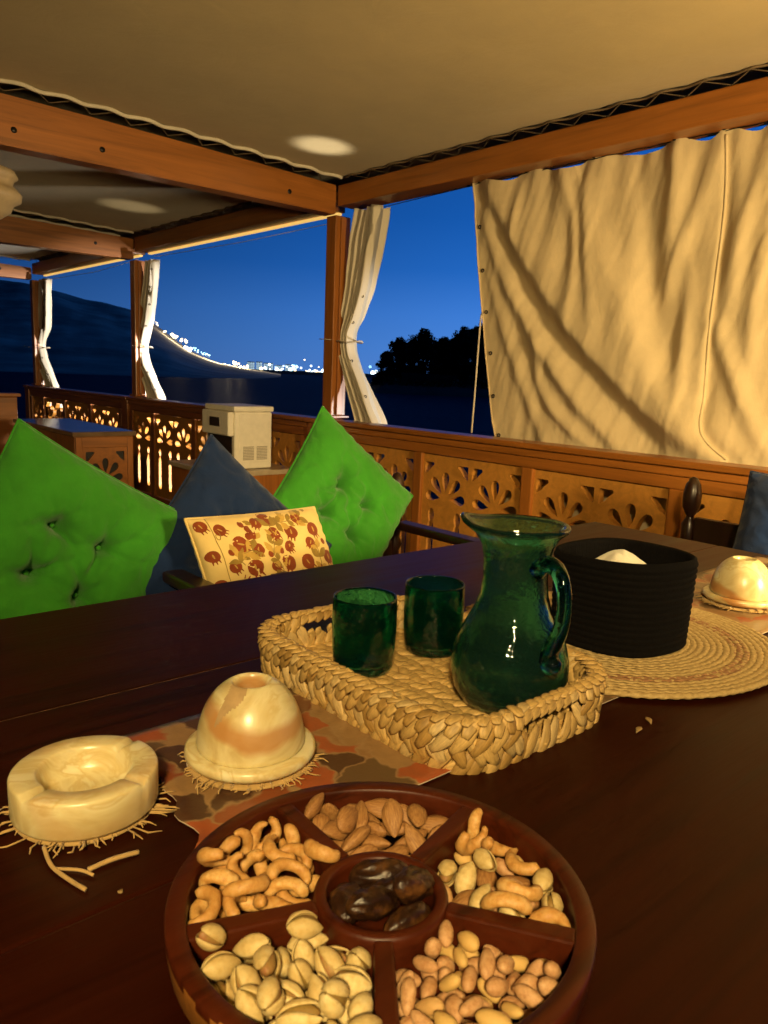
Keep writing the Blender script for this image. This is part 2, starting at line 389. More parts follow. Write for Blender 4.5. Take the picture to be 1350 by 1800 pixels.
# ---------------------------------------------------------------- boat roof frame
fr = thing('canopy_frame', (2.6, 3.42, 0), 'varnished orange pine posts and beams carrying the canvas roof', 'frame')
BX0, BX1, BZ0, BZ1 = 2.6, 2.74, 1.978, 2.082
for y0, y1 in ((-2.2, 3.415), (3.525, 5.995), (6.105, 8.495)):
    box('side_beam', BX0, BX1, y0, y1, BZ0, BZ1, M_pine_y, fr, .006)
def crown(v):
    q = max(0, min(1, (2.6-v.x)/2.6)); return Vector((v.x, v.y, v.z+(.05*(1-(1-q)**2) if v.z > 2.0 else 0)))
for yb, zt, zb in ((3.42, 2.083, 1.938), (6.0, 2.07, 1.918), (8.5, 2.04, 1.925)):
    bm = bmesh.new(); bmesh.ops.create_cube(bm, size=1)
    for v_ in bm.verts: v_.co = Vector((-3+5.597*(v_.co.x+.5), yb+.1*(v_.co.y+.5), zb+(zt-zb)*(v_.co.z+.5)))
    bmesh.ops.subdivide_edges(bm, edges=[e for e in bm.edges if abs(e.verts[0].co.x-e.verts[1].co.x) > 1], cuts=12)
    for v_ in bm.verts: v_.co = crown(v_.co)
    bmesh.ops.bevel(bm, geom=[e for e in bm.edges if e.calc_face_angle(0) > .5], offset=.005, segments=2, affect='EDGES')
    bm_obj('cross_beam', bm, M_pine_x, fr)
    for xx in (2.30, 1.35, 1.0): # dark plugged bolt holes in the beam face
        bp = lathe('bolt_plug', [(0, 0), (.012, 0), (.012, .0015), (0, .0015)], (0, 0), M_eyelet, None, 16); bp.parent = fr; bp.data.transform(Matrix.Translation(Vector((xx, yb+.001, 2.0))-fr.location) @ Matrix.Rotation(R(90), 4, 'X'))
for yb, zt in ((3.42, 1.936), (6.0, 1.916), (8.5, 1.923)):
    box('post', 2.598, 2.70, yb+.003, yb+.085, .866, zt, M_pine_z, fr, .006)
    box('post_foot', 2.585, 2.712, yb-.02, yb+.105, .8625, .8655+.012, M_pine_z, fr, .004)
    box('tie_strip', 2.628, 2.668, yb-.012, yb+.002, .88, zt-.01, M_pine_z, fr, .003)
for yb in (3.42, 6.0, 8.5): box('lower_post', 2.512, 2.628, yb-.018, yb+.104, 0, .8355, M_pine_z, fr, .005); box('post_cap', 2.497, 2.632, yb-.022, yb+.108, .836, .8622, M_pine_z, fr, .004)
M_glow = emit('warm_glow', (1.0, .62, .16), .85)
for y0, y1 in ((3.54, 5.97), (6.13, 8.46)): box('glow_strip', 2.700, 2.728, y0, y1, 1.966, 1.9775, M_glow, fr, .002)  # glowing strip added for the yellow lit underside of the beam
# ---------------------------------------------------------------- fretwork railing
def shape_curve(name, outer, holes, depth):
    cu = bpy.data.curves.new(name, 'CURVE'); cu.dimensions = '2D'; cu.fill_mode = 'BOTH'; cu.extrude = depth/2
    for pts in [outer]+holes:
        s = cu.splines.new('POLY'); s.points.add(len(pts)-1)
        for p, q in zip(s.points, pts): p.co = (q[0], q[1], 0, 1)
        s.use_cyclic_u = True
    o = bpy.data.objects.new(name, cu); COL.objects.link(o)
    me = bpy.data.meshes.new_from_object(o.evaluated_get(bpy.context.evaluated_depsgraph_get()))
    bpy.data.objects.remove(o); bpy.data.curves.remove(cu); me.name = name; return me
def teardrop(cx, cz, ang, r0, r1, wdt):
    out = []
    for k in range(22):
        t = 2*math.pi*k/22; u = (1-math.cos(t))/2   # 0 tip .. 1 round end
        l = r0+(r1-r0)*u; s = wdt*math.sin(t)*(u**.75)
        out.append((cx+l*math.cos(ang)-s*math.sin(ang), cz+l*math.sin(ang)+s*math.cos(ang)))
    return out
def keyhole(cx, z0, z1):
    L = [(.018, z0), (.022, z0+.04), (.022, z1-.11), (.018, z1-.075), (.012, z1-.062), (.018, z1-.05), (.0205, z1-.03), (.016, z1-.012), (.006, z1)]
    return [(cx+a, b_) for a, b_ in L]+[(cx-a, b_) for a, b_ in L[::-1]]
def flower(cx, cz, hs):
    for a in (4, 46, 90, 134, 176): hs.append(teardrop(cx, cz, R(a), .030, .126, .032))
    for sx in (-1, 1):
        pts = [(cx+sx*.138, cz+.165), (cx+sx*.138, cz+.105)]
        for k in range(6):
            a = R(58)+(R(40)-R(58))*(1-k/5); pts.append((cx+sx*.168*math.cos(a)*.86, cz+.168*math.sin(a)+.012))
        pts.append((cx+sx*.08, cz+.165)); hs.append(pts)
PW, PZ0, PZ1 = .60, .13, .752
def panel_mesh(wd):
    hs = []; n = 2 if wd > .45 else 1
    for i in range(n):
        cx = -wd/2+wd*(i+.5)/n; flower(cx, .552, hs)
        for dx in (-.085, .085): hs.append(keyhole(cx+dx, .19, .50))
    return shape_curve('fretwork_panel', [(-wd/2, PZ0), (wd/2, PZ0), (wd/2, PZ1), (-wd/2, PZ1)], hs, .034)
PANELS = {}
def railing(label, ya, yb, stiles):
    stiles = sorted(stiles)
    t = thing('carved_railing', (2.55, (ya+yb)/2, 0), label, 'railing', 'carved railings along the deck edge')
    box('handrail', 2.50, 2.625, ya, yb, .836, .861, M_pine_y, t, .009, 3)
    box('handrail_moulding', 2.515, 2.61, ya, yb, .803, .8325, M_pine_y, t, .008, 3)
    box('top_frame', 2.525, 2.60, ya, yb, .757, .8015, M_pine_y, t, .004)
    box('bottom_frame', 2.525, 2.60, ya, yb, .06, .125, M_pine_y, t, .004)
    for y in stiles: box('stile', 2.522, 2.602, y-.028, y+.028, .1255, .7565, M_pine_z, t, .005)
    for y0, y1 in zip(stiles[:-1], stiles[1:]):
        wd = round(y1-y0-.056, 3)
        if wd not in PANELS: PANELS[wd] = panel_mesh(wd)
        o = link('fretwork_panel', PANELS[wd], M_panel, t, False)
        o.matrix_local = Matrix.Translation(Vector((2.556, (y0+y1)/2, 0))-t.location) @ Matrix(((0, 0, 1, 0), (1, 0, 0, 0), (0, 1, 0, 0), (0, 0, 0, 1)))
railing('carved pine railing below the large drawn curtain', -.35, 3.395, [3.29, 2.634, 1.978, 1.322, .666, .01])
railing('dark carved railing behind the white appliance, with light through its cutouts', 3.53, 5.98, [3.58, 4.236, 4.892, 5.548, 5.945])
railing('farthest carved railing, glowing cutouts behind the stone topped cabinet', 6.11, 8.48, [6.16, 6.816, 7.472, 8.075, 8.445])
# ---------------------------------------------------------------- canvas roof panels with laced hems
def zc(x, y, y0, y1):
    q = max(0, min(1, (2.6-x)/2.6)); e = max(0, min(1, (2.58-x)/.25)); v = max(0, min(1, (y-y0)/.2))*max(0, min(1, (y1-y)/.2))
    return 2.108+.055*(1-(1-q)**2)+.012*noise.noise(Vector((x*1.1, y*1.1, .3)))*e*v-.02*e*v*math.sin(math.pi*(y-y0)/(y1-y0))
def awning(label, y0, y1):
    t = thing('canvas_awning', (1, (y0+y1)/2, 2.11), label, 'awning', 'canvas roof panels')
    xs = np.linspace(-3, 2.575, 90); ys = np.linspace(y0, y1, 70); P = np.zeros((90, 70, 3))
    for i, x in enumerate(xs):
        for j, y in enumerate(ys):
            sc = .010*(1+math.cos(2*math.pi*y/.155)) if i == 89 else 0
            sy = .012*(1+math.cos(2*math.pi*x/.17)) if j in (0, 69) else 0
            P[i, j] = (x-sc, y-(sy if j == 69 else -sy), zc(x, y, y0, y1))
    v, f = gridmesh(P); mesh('canvas', v, f, M_canvas, t)
    for yy, s in ((y0+.004, 1), (y1-.004, -1)):
        tube('hem', [(x, yy+s*.012*(1+math.cos(2*math.pi*x/.17)), zc(x, yy, y0, y1)-.008-.003*math.sin(x*37)) for x in np.arange(-3, 2.57, .02)], .0085, M_hem, t, 6)
    tube('hem', [(2.578-.010*(1+math.cos(2*math.pi*y/.155)), y, zc(2.57, y, y0, y1)-.006) for y in np.arange(y0+.02, y1-.02, .02)], .004, M_dcord, t, 6)
    pts = []
    y = y0+.05; k = 0
    while y < y1-.05: pts.append((2.565 if k % 2 else 2.612, y, 2.103 if k % 2 else 2.086)); y += .0775; k += 1
    tube('lacing_cord', pts, .0022, M_dcord, t, 5)
    pts = []; x = 2.5; k = 0
    while x > -2.8: pts.append((x, y1-.02 if k % 2 else y1+.07, zc(x, y1, y0, y1)-(.005 if k % 2 else .018))); x -= .085; k += 1
    tube('lacing_cord', pts, .0022, M_dcord, t, 5)
awning('large beige canvas roof panel overhead, laced to the beams', -2.6, 3.36)
awning('shadowed canvas roof panel of the second bay, behind the near cross beam', 3.56, 5.94)
awning('farthest canvas roof panel with bright pleats at left', 6.14, 8.44)

P = np.array([[(x, y, z) for x, z in ((-3.1, 2.05), (-3.1, 2.24), (0, 2.26), (2.4, 2.20), (2.80, 2.17), (2.83, 2.06))] for y in np.linspace(-2.8, 8.9, 40)])
v, f = gridmesh(P); mesh('roof', v, f, plain('gap_cover', (.30, .27, .22), .9, .1, 8))['kind'] = 'structure'  # unseen cover added to block sky in the gaps above the beams

# ---------------------------------------------------------------- large drawn curtain
FOLDS = [ # (polyline (y,z), amplitude, width on the lit (right) side, width on the shaded (left) side)
 ([(2.437,1.966),(2.301,1.774),(2.172,1.599),(2.024,1.44),(1.873,1.287),(1.708,1.144),(1.545,1.018),(1.396,.934),(1.24,.857)], .060, .14, .05),
 ([(2.458,1.89),(2.276,1.627),(2.105,1.405),(1.935,1.232),(1.766,1.097),(1.586,.945),(1.499,.864)], -.025, .035, .05),
 ([(2.454,1.841),(2.338,1.592),(2.189,1.379),(2.05,1.212),(1.893,1.045),(1.748,.923),(1.655,.839)], .035, .05, .035),
 ([(2.405,1.577),(2.318,1.362),(2.193,1.131),(2.056,.888),(2.011,.802)], .018, .04, .03), ([(2.116,1.26),(2.061,1.066),(1.929,.937),(1.796,.853)], .022, .035, .025),
 ([(1.929,1.846),(1.869,1.682),(1.815,1.572),(1.707,1.426),(1.625,1.303),(1.534,1.174),(1.428,1.059),(1.31,.95),(1.215,.86)], .045, .07, .11),
 ([(1.703,1.938),(1.651,1.726),(1.628,1.557),(1.595,1.387),(1.517,1.191),(1.361,1.012),(1.224,.859)], -.035, .06, .045),
 ([(2.039,1.951),(1.963,1.745),(1.932,1.49),(1.944,1.269)], .014, .02, .03), ([(1.421,1.89),(1.441,1.778),(1.506,1.58),(1.539,1.468)], .020, .04, .03),
 ([(1.457,1.544),(1.451,1.3),(1.437,1.092),(1.41,1.06)], .018, .03, .03), ([(1.229,1.872),(1.281,1.607),(1.278,1.376)], .018, .035, .03),
 ([(1.192,1.598),(1.206,1.374),(1.198,1.181)], .018, .03, .03), ([(1.328,1.315),(1.263,1.187),(1.189,1.039),(1.101,.896)], .028, .04, .035),
 ([(2.252,1.938),(2.265,1.798),(2.269,1.694)], .012, .02, .02), ([(1.907,1.947),(1.91,1.817),(1.867,1.558),(1.824,1.35)], .016, .03, .025), ([(1.561,1.953),(1.543,1.832),(1.566,1.634)], .014, .03, .025),
 ([(1.364,1.962),(1.348,1.728),(1.348,1.418),(1.34,1.096),(1.323,.949),(1.215,.86)], -.02, .03, .012),
 ([(.95,1.96),(.98,1.6),(.96,1.3),(.85,.9)], .03, .05, .04), ([(.6,1.96),(.62,1.5),(.55,.9)], .03, .06, .05)]
ED = [(2.532,1.975),(2.503,1.787),(2.469,1.592),(2.44,1.416),(2.403,1.22),(2.359,1.038),(2.309,.857),(2.27,.70),(2.25,.55)]
TOPH = [2.506, 2.241, 1.907, 1.563, 1.38, 1.22, .95, .6, .3, 0]
def ctop(y):
    h = np.array(TOPH)
    for a, b_ in zip(h[:-1], h[1:]):
        if b_ <= y <= a: t = (y-b_)/(a-b_); return 1.994-.036*math.sin(math.pi*t**.6)**1.2*(1 if a > 1.3 else .3)
    return 1.994
nu, nv = 330, 170
Y = np.zeros((nu, nv)); Z = np.zeros((nu, nv)); ez = np.array([p[1] for p in ED][::-1]); ey = np.array([p[0] for p in ED][::-1])
for i in range(nu):
    u = i/(nu-1)
    for j in range(nv):
        t = j/(nv-1); yt = 2.532+(-.15-2.532)*u; zt = ctop(yt); z = zt+(.45-zt)*t
        ye = np.interp(z, ez, ey); Y[i, j] = ye+(-.15-ye)*u; Z[i, j] = z
H = np.zeros((nu, nv))
for pts, amp, wr, wl_ in FOLDS:
    q = np.array([tuple(p)[:2] for p in catmull([(a, b_, 0) for a, b_ in pts], 6)])
    best = np.full((nu, nv), 1e9); side = np.zeros((nu, nv)); tt = np.zeros((nu, nv))
    for k in range(len(q)-1):
        a, d = q[k], q[k+1]-q[k]; L2 = d@d
        s = np.clip(((Y-a[0])*d[0]+(Z-a[1])*d[1])/L2, 0, 1)
        dy = Y-(a[0]+s*d[0]); dz = Z-(a[1]+s*d[1]); D = np.hypot(dy, dz); m = D < best
        best[m] = D[m]; cr = d[0]*dz-d[1]*dy; side[m] = np.sign(cr)[m]; tt[m] = ((k+s)/(len(q)-1))[m]
    wv = np.where(side > 0, wl_, wr)   # left of the downward line = larger y
    H += .80*amp*np.exp(-(best/wv)**2)*(.35+.65*np.sin(np.pi*np.clip(tt*.9+.08, 0, 1)))
for i in range(nu):
    for j in range(nv):
        y, z = Y[i, j], Z[i, j]
        H[i, j] += .004*noise.noise(Vector((y*16+z*3, z*2.2, 5)))+.0022*noise.noise(Vector((y*46+z*12, z*6, 2)))+.0010*noise.noise(Vector((y*60, z*60, 8)))+.012*noise.noise(Vector((y*3.2+z*1.3, z*1.1, 9)))
        H[i, j] += .010*noise.noise(Vector((y*7.5+.9*z, z*.8, 3)))+.005*noise.noise(Vector((y*15+1.5*z, z*1.1, 6)))
        H[i, j] += .007*math.sin(y*38+5*noise.noise(Vector((y*3, 1, 0))))*max(0, (z-1.5)/.47)**1.5
P = np.stack([2.70-H, Y, Z], -1)
v, f = gridmesh(P)
ct = thing('drawn_curtain', (2.7, 1.3, .5), 'large beige canvas curtain drawn across the opening at right, sagging in diagonal folds', 'curtain')
mesh('cloth', v, f, M_curtain, ct)
def csurf(y, z):
    k = np.argmin((Y-y)**2+(Z-z)**2); return P.reshape(-1, 3)[k]
tube('edge_hem', [Vector(P[0, j])+Vector((-.002, 0, 0)) for j in range(nv)], .004, M_curtain, ct, 6)
sm = catmull([(0, a, b_) for a, b_ in [(1.364,1.962),(1.348,1.728),(1.348,1.418),(1.34,1.096),(1.323,.949),(1.225,.865)]], 20)
sx_ = np.convolve(np.pad([csurf(p.y, p.z)[0] for p in sm], 4, mode='edge'), np.ones(9)/9, 'valid')
tube('seam', [Vector((sx_[k]-.005, p.y+.006, p.z)) for k, p in enumerate(sm)], .0045, M_curtain, ct, 6)
def eyelet(parent, p, nrm, r=.009):
    o = lathe('eyelet', [(r*.45, 0), (r*.5, .002), (r*.8, .003), (r, .001), (r, -.001)], (0, 0), M_eyelet, None, 14); o.parent = parent
    o.data.transform(Matrix.Translation(Vector(p)-wl(parent)) @ Vector(nrm).to_track_quat('Z', 'Y').to_matrix().to_4x4())
    return o
for y, z in [(2.481,1.779),(2.448,1.593),(2.414,1.405),(2.376,1.222),(2.332,1.037),(2.285,.859)]+[(y-.008, ctop(y)-.012) for y in TOPH[:5]]:
    p = csurf(y, z); o = eyelet(ct, Vector(p)+Vector((-.004, 0, 0)), (-1, -.25, 0))
tube('hanging_cord', [(2.695, y, 1.972 if k % 2 == 0 else 1.976) for k, y in enumerate(np.linspace(2.52, .1, 40))], .002, M_eyelet, ct, 5)
tag(tube('curtain_rope', catmull([(2.68,2.414,1.4),(2.685,2.43,1.37),(2.655,2.41,1.1),(2.62,2.385,.866)], 8), .0045, M_cord, None, 6), 'thin white rope tied from the curtain edge down to the handrail', 'rope')

# ---------------------------------------------------------------- tied-back curtains
def tied(label, prof, x, nfold, mat, eyes):
    """prof: (z, y_left(far), y_right(near)) from top to bottom"""
    c0 = (prof[0][1]+prof[0][2])/2
    t = thing('tied_curtain', (x, c0, prof[-1][0]), label, 'curtain', 'curtains tied back to the posts')
    zs = np.array([p[0] for p in prof]); n = 80; zz = np.linspace(zs[0], zs[-1], n)
    yl = np.interp(-zz, -zs, [p[1] for p in prof]); yr = np.interp(-zz, -zs, [p[2] for p in prof])
    ker = np.array([1, 2, 3, 2, 1])/9
    sm = lambda a: np.convolve(np.pad(a, 2, mode='edge'), ker, 'valid')
    yl, yr = sm(yl), sm(yr); m = nfold*12+14; P = np.zeros((n, m, 3)); wm = max(yl-yr)
    for i in range(n):
        wdt = yl[i]-yr[i]; sq = wdt/wm
        for j in range(m):
            u = j/(m-1)
            if u < .68:
                ph = u/.68*nfold*2*math.pi; dx = .036*math.cos(ph+.8*noise.noise(Vector((u*3, zz[i]*1.5, x))))*(1.15-.5*sq); yy = u/.68*.62
            else:
                q_ = (u-.68)/.32; dx = -.034-.010*math.sin(q_*math.pi)+q_*.48*.85*wdt*x/c0; yy = .52+q_*.48*.15
            P[i, j] = (x+dx+.006*noise.noise(Vector((u*9, zz[i]*7, 3))), yl[i]-wdt*yy+.006*noise.noise(Vector((zz[i]*6, u*5, 1))), zz[i]+.008*math.sin(u*20)*(i == 0))
    v, f = gridmesh(P); o = mesh('cloth', v, f, mat, t)
    md = o.modifiers.new('thickness', 'SOLIDIFY'); md.thickness = .002
    for z in eyes:
        i = int(np.argmin(abs(zz-z))); j = int(m*.83); eyelet(t, Vector(P[i, j])+Vector((-.005, -.002, 0)), (-.75, -.66, 0), .008)
    i = int(np.argmin(yl-yr+(abs(zz-(zs[0]+zs[-1])/2) > .3)*9)); yc = (yl[i]+yr[i])/2; hw = (yl[i]-yr[i])/2+.012
    tube('tie_cord', [(x+.055*math.cos(a), yc+hw*math.sin(a), zz[i]+.004*math.sin(3*a)) for a in np.linspace(0, 2*math.pi, 28, endpoint=False)], .004, M_cord, t, 6, True)
    tube('tie_cord', [(x-.03, yc+hw*.7, zz[i]), (x-.075, yl[0]+.10, zz[i]+.01), (x-.09, yl[0]+.17, zz[i]+.012)], .0025, M_cord, t, 5)
tied('beige tied back curtain on the post in the middle of the picture', [(1.955,3.34,3.02),(1.80,3.385,3.04),(1.55,3.41,3.12),(1.40,3.43,3.20),(1.32,3.44,3.285),(1.22,3.43,3.27),(1.05,3.37,3.13),(.85,3.28,2.97),(.62,3.25,2.90)], 2.665, 4, M_tied, (1.93,1.80,1.67,1.52,1.38,1.18,1.0))
tied('white lit tied back curtain on the second post, above the stone topped cabinet', [(1.90,5.90,5.66),(1.70,5.98,5.67),(1.45,6.08,5.72),(1.25,6.14,5.90),(1.15,6.12,5.84),(1.0,6.02,5.68),(.85,5.93,5.52),(.62,5.85,5.42)], 2.665, 3, M_tied, (1.84,1.70,1.57,1.42,1.29,1.2,1.05,.93))
tied('farthest white tied back curtain, at the left edge against the mountain', [(1.92,8.62,8.0),(1.70,8.66,8.02),(1.45,8.69,8.05),(1.28,8.72,8.32),(1.15,8.66,8.24),(1.0,8.52,8.06),(.85,8.38,7.88),(.62,8.3,7.7)], 2.665, 3, M_tied, (1.86,1.72,1.58,1.43,1.3,1.15,.98))
tag(tube('curtain_wire', [(2.72, 3.56, 1.935), (2.715, 4.6, 1.925), (2.72, 5.9, 1.945)], .0022, M_cord, None, 5), 'thin white wire stretched under the beam of the second bay', 'wire')
tag(tube('curtain_wire', [(2.72, 6.2, 1.95), (2.715, 7.1, 1.915), (2.72, 8.3, 1.93)], .0022, M_cord, None, 5), 'thin wire stretched under the beam of the farthest bay', 'wire')
tag(tube('curtain_wire', [(2.705, 3.30, 1.955), (2.71, 2.95, 1.965), (2.712, 2.5, 1.975)], .0022, M_eyelet, None, 5), 'thin dark wire under the beam between the post and the drawn curtain', 'wire')
# grey plastic flap hanging behind the post
fl = np.array([[(2.80+.01*math.sin(u*9), 3.60+.10*u+.03*t, 1.36-.48*t) for u in np.linspace(0, 1, 8)] for t in np.linspace(0, 1, 10)])
for i in range(10): fl[i, :, 1] = 3.67+(fl[i, :, 1]-3.67)*(.25+.95*i/9)
v, f = gridmesh(fl); tag(mesh('plastic_flap', v, f, plain('grey_plastic', (.30, .31, .33), .4, .2, 20)), 'narrow grey plastic flap hanging just left of the middle post', 'flap').modifiers.new('t', 'SOLIDIFY').thickness = .002
# ---------------------------------------------------------------- furniture beyond the table
def turned(name, x, y, z0, z1, mat, parent, r=.024, finial=True):
    h = z1-z0; pr = [(r*.8, 0), (r, .02), (r, .18), (r*.7, .20), (r*1.1, .225), (r*.7, .25), (r*.95, .32), (r*1.05, .5), (r*.75, .62), (r*.65, .66), (r*1.15, .69), (r*.65, .72), (r*.95, .76), (r, .82)]
    if finial: pr += [(r*.6, .84), (r*.5, .85), (r*1.12, .885), (r*1.2, .93), (r*.95, .97), (r*.45, .995), (0, 1)]
    else: pr += [(r, 1), (0, 1)]
    return lathe(name, [(a, z0+b_*h) for a, b_ in pr], (x, y), mat, parent, 24)
def chair(label, X0, X1, Y0, Y1, side, seatmat, hgt=.79):
    """side 'S': sitter faces -Y; 'W': sitter faces -X"""
    t = thing('wooden_armchair', ((X0+X1)/2, (Y0+Y1)/2, 0), label, 'armchair', 'dark wooden armchairs')
    g = .03
    cs = [(X0+g, Y0+g), (X1-g, Y0+g), (X1-g, Y1-g), (X0+g, Y1-g)]
    back = [2, 3] if side == 'S' else [1, 2]
    for i, (x, y) in enumerate(cs):
        if i in back: turned('back_post', x, y, 0, hgt, M_chair, t)
        else: turned('front_leg', x, y, 0, .60, M_chair, t, .023, False)
    box('seat_frame', X0+.02, X1-.02, Y0+.02, Y1-.02, .33, .385, M_chair, t, .006)
    sc = box('seat_pad', X0+.045, X1-.045, Y0+.045, Y1-.045, .386, .435, seatmat, t, .02, 4)
    if side == 'S':
        for z0, z1 in ((.50, .56), (.63, .71)): box('back_rail', X0+.05, X1-.05, Y1-.045, Y1-.02, z0, z1, M_chair, t, .006)
        for x in np.linspace(X0+.14, X1-.14, 5): turned('spindle', x, Y1-.032, .44, .50, M_chair, t, .012, False)
        for x in (X0+g, X1-g): box('arm', x-.028, x+.028, Y0, Y1-.055, .60, .628, M_chair, t, .010, 3)
    else:
        for z0, z1 in ((.50, .56), (.63, .71)): box('back_rail', X1-.045, X1-.02, Y0+.05, Y1-.05, z0, z1, M_chair, t, .006)
        for y in (Y0+g, Y1-g): box('arm', X0, X1-.055, y-.028, y+.028, .60, .628, M_chair, t, .010, 3)
    return t
chair('dark wooden armchair holding the large left green cushion', .10, .84, 1.30, 1.93, 'S', M_red)
chair('dark wooden armchair with a turned finial behind the right green cushion', .98, 1.76, 1.30, 1.93, 'S', M_red)
chair('dark wooden armchair at the table end, with navy cushions', 1.80, 2.34, .35, 1.185, 'W', M_navy, .835)

def cushion(label, c, u, v, th, mat, tufts, seed, group='square tufted cushions', name='square_cushion', N=88, piping=True, sharp=.5, pinch=.05):
    """c centre, u and v half-side vectors (3D), th half thickness; tufts in (-1..1)"""
    c, u, v = Vector(c), Vector(u), Vector(v); n = u.cross(v).normalized()
    cv = Vector((0, 0, 1.11))
    if n.dot(cv-c) < 0: n = -n
    rs = np.random.default_rng(seed)
    wr = [(tx, ty, 0, [(rs.uniform(0, 6.28), rs.uniform(.25, .75)) for _ in range(7)]) for tx, ty in tufts]
    def surf(a, b_, s):
        pa = a*(1-pinch*(1-b_*b_)); pb = b_*(1-pinch*(1-a*a))
        ea, eb = max(0, 1-abs(a)**2.6), max(0, 1-abs(b_)**2.6); h = th*(ea*eb)**sharp
        if s > 0:
            for tx, ty, ph, kk in wr:
                dx, dy = a-tx, b_-ty; d = math.hypot(dx, dy)
                h -= th*.40*math.exp(-(d/.10)**2)+th*.24*math.exp(-(d/.34)**2)
                for fi, fl_ in kk:
                    al = dx*math.cos(fi)+dy*math.sin(fi)
                    if al > 0: h -= th*.17*math.exp(-((dx*math.sin(fi)-dy*math.cos(fi)+.10*al*math.sin(al*9+fi*5))/(.022+.05*al))**2)*max(0, 1-al/fl_)
            for i in range(len(wr)):
                for j in range(i):
                    ax, ay, bx, by = wr[i][0], wr[i][1], wr[j][0], wr[j][1]; L = math.hypot(bx-ax, by-ay)
                    if L > .95: continue
                    q = max(0, min(1, ((a-ax)*(bx-ax)+(b_-ay)*(by-ay))/L/L)); d = math.hypot(a-ax-q*(bx-ax), b_-ay-q*(by-ay))
                    h -= th*.10*math.exp(-(d/.05)**2)
        h += th*.10*noise.noise(Vector((a*2.4+seed, b_*2.4, s)))*(ea*eb)**.5+th*.07*noise.noise(Vector((a*6+b_*2, b_*7+seed, s)))*(ea*eb)**.5-th*.10*max(0, 1-abs(noise.noise(Vector((a*2.2+seed, b_*2.2, 4+s)))*9))*(ea*eb)**.5*.6
        h += th*.05*math.sin(30*(a if abs(b_) > abs(a) else b_)+seed)*math.exp(-((1-max(abs(a), abs(b_)))/.07)**2)*min(1, (1-max(abs(a), abs(b_)))*30)
        return c+u*pa+v*pb+n*(h*s)
    g = np.sin(np.linspace(-math.pi/2, math.pi/2, N))*.6+np.linspace(-1, 1, N)*.4
    bm = bmesh.new()
    for s in (1, -1):
        V = [[bm.verts.new(surf(a, b_, s)) for b_ in g] for a in g]
        for i in range(N-1):
            for j in range(N-1):
                q = (V[i][j], V[i+1][j], V[i+1][j+1], V[i][j+1]); bm.faces.new(q if s > 0 else q[::-1])
    bmesh.ops.remove_doubles(bm, verts=bm.verts, dist=1e-5); bmesh.ops.recalc_face_normals(bm, faces=bm.faces)
    root = thing(name, c, label, 'cushion', group)
    cov = bm_obj('cover', bm, mat, root, True)
    if piping:
        ring = [surf(a, -1, 1) for a in g]+[surf(1, b_, 1) for b_ in g[1:]]+[surf(a, 1, 1) for a in g[::-1][1:]]+[surf(-1, b_, 1) for b_ in g[::-1][1:-1]]
        tube('seam', ring, .0034, mat, cov, 5, True)
    for tx, ty in tufts:
        p = surf(tx, ty, 1); o = lathe('tuft_button', [(0, .004), (.004, .0035), (.006, .001), (.006, -.002)], (0, 0), mat, None, 10)
        o.data.transform(Matrix.Translation(p-c) @ n.to_track_quat('Z', 'Y').to_matrix().to_4x4()); o.parent = cov
    return root, surf, n
def vecs(T, Rr, Yt, lean, size):
    """corner T (top) and R (right) in the plane y=Yt given as (x,z); lean: how far the bottom comes forward per metre down"""
    T = Vector((T[0], Yt, T[1])); e = Vector((Rr[0]-T.x, 0, Rr[1]-T.z)); e.normalize(); p = Vector((e.z, 0, -e.x))
    if p.z > 0: p = -p
    f = lambda d: Vector((d.x, d.z*lean, d.z))
    a, b_ = f(e)*size/2, f(p)*size/2
    return T+a+b_, a, b_
TU = [(-.27, -.27), (.27, -.27), (.27, .27), (-.27, .27)]
c, a, b_ = vecs((.505, .984), (.872, .752), 1.78, .14, .455); cushion('large bright green tufted cushion at the left edge', c, a, b_, .078, M_green, TU, 3)
c, a, b_ = vecs((.995, .936), (1.23, .707), 1.83, .36, .45); cushion('navy blue tufted cushion between the two green ones', c, a, b_, .065, M_navy, TU, 5)
c, a, b_ = vecs((1.392, 1.009), (1.775, .67), 1.875, .25, .43); cushion('bright green tufted cushion standing on its corner in the right armchair', c, a, b_, .075, M_green, TU, 8)
# navy cushions on the end chair
cushion('navy cushion leaning upright in the armchair at the table end', (2.16, .735, .685), (0, .215, .0), (.07, 0, .195), .06, M_navy, TU, 11)
cushion('navy cushion lying flat on the seat of the table end armchair', (1.98, .70, .50), (.16, 0, .0), (0, .23, .02), .055, M_navy, TU, 12)

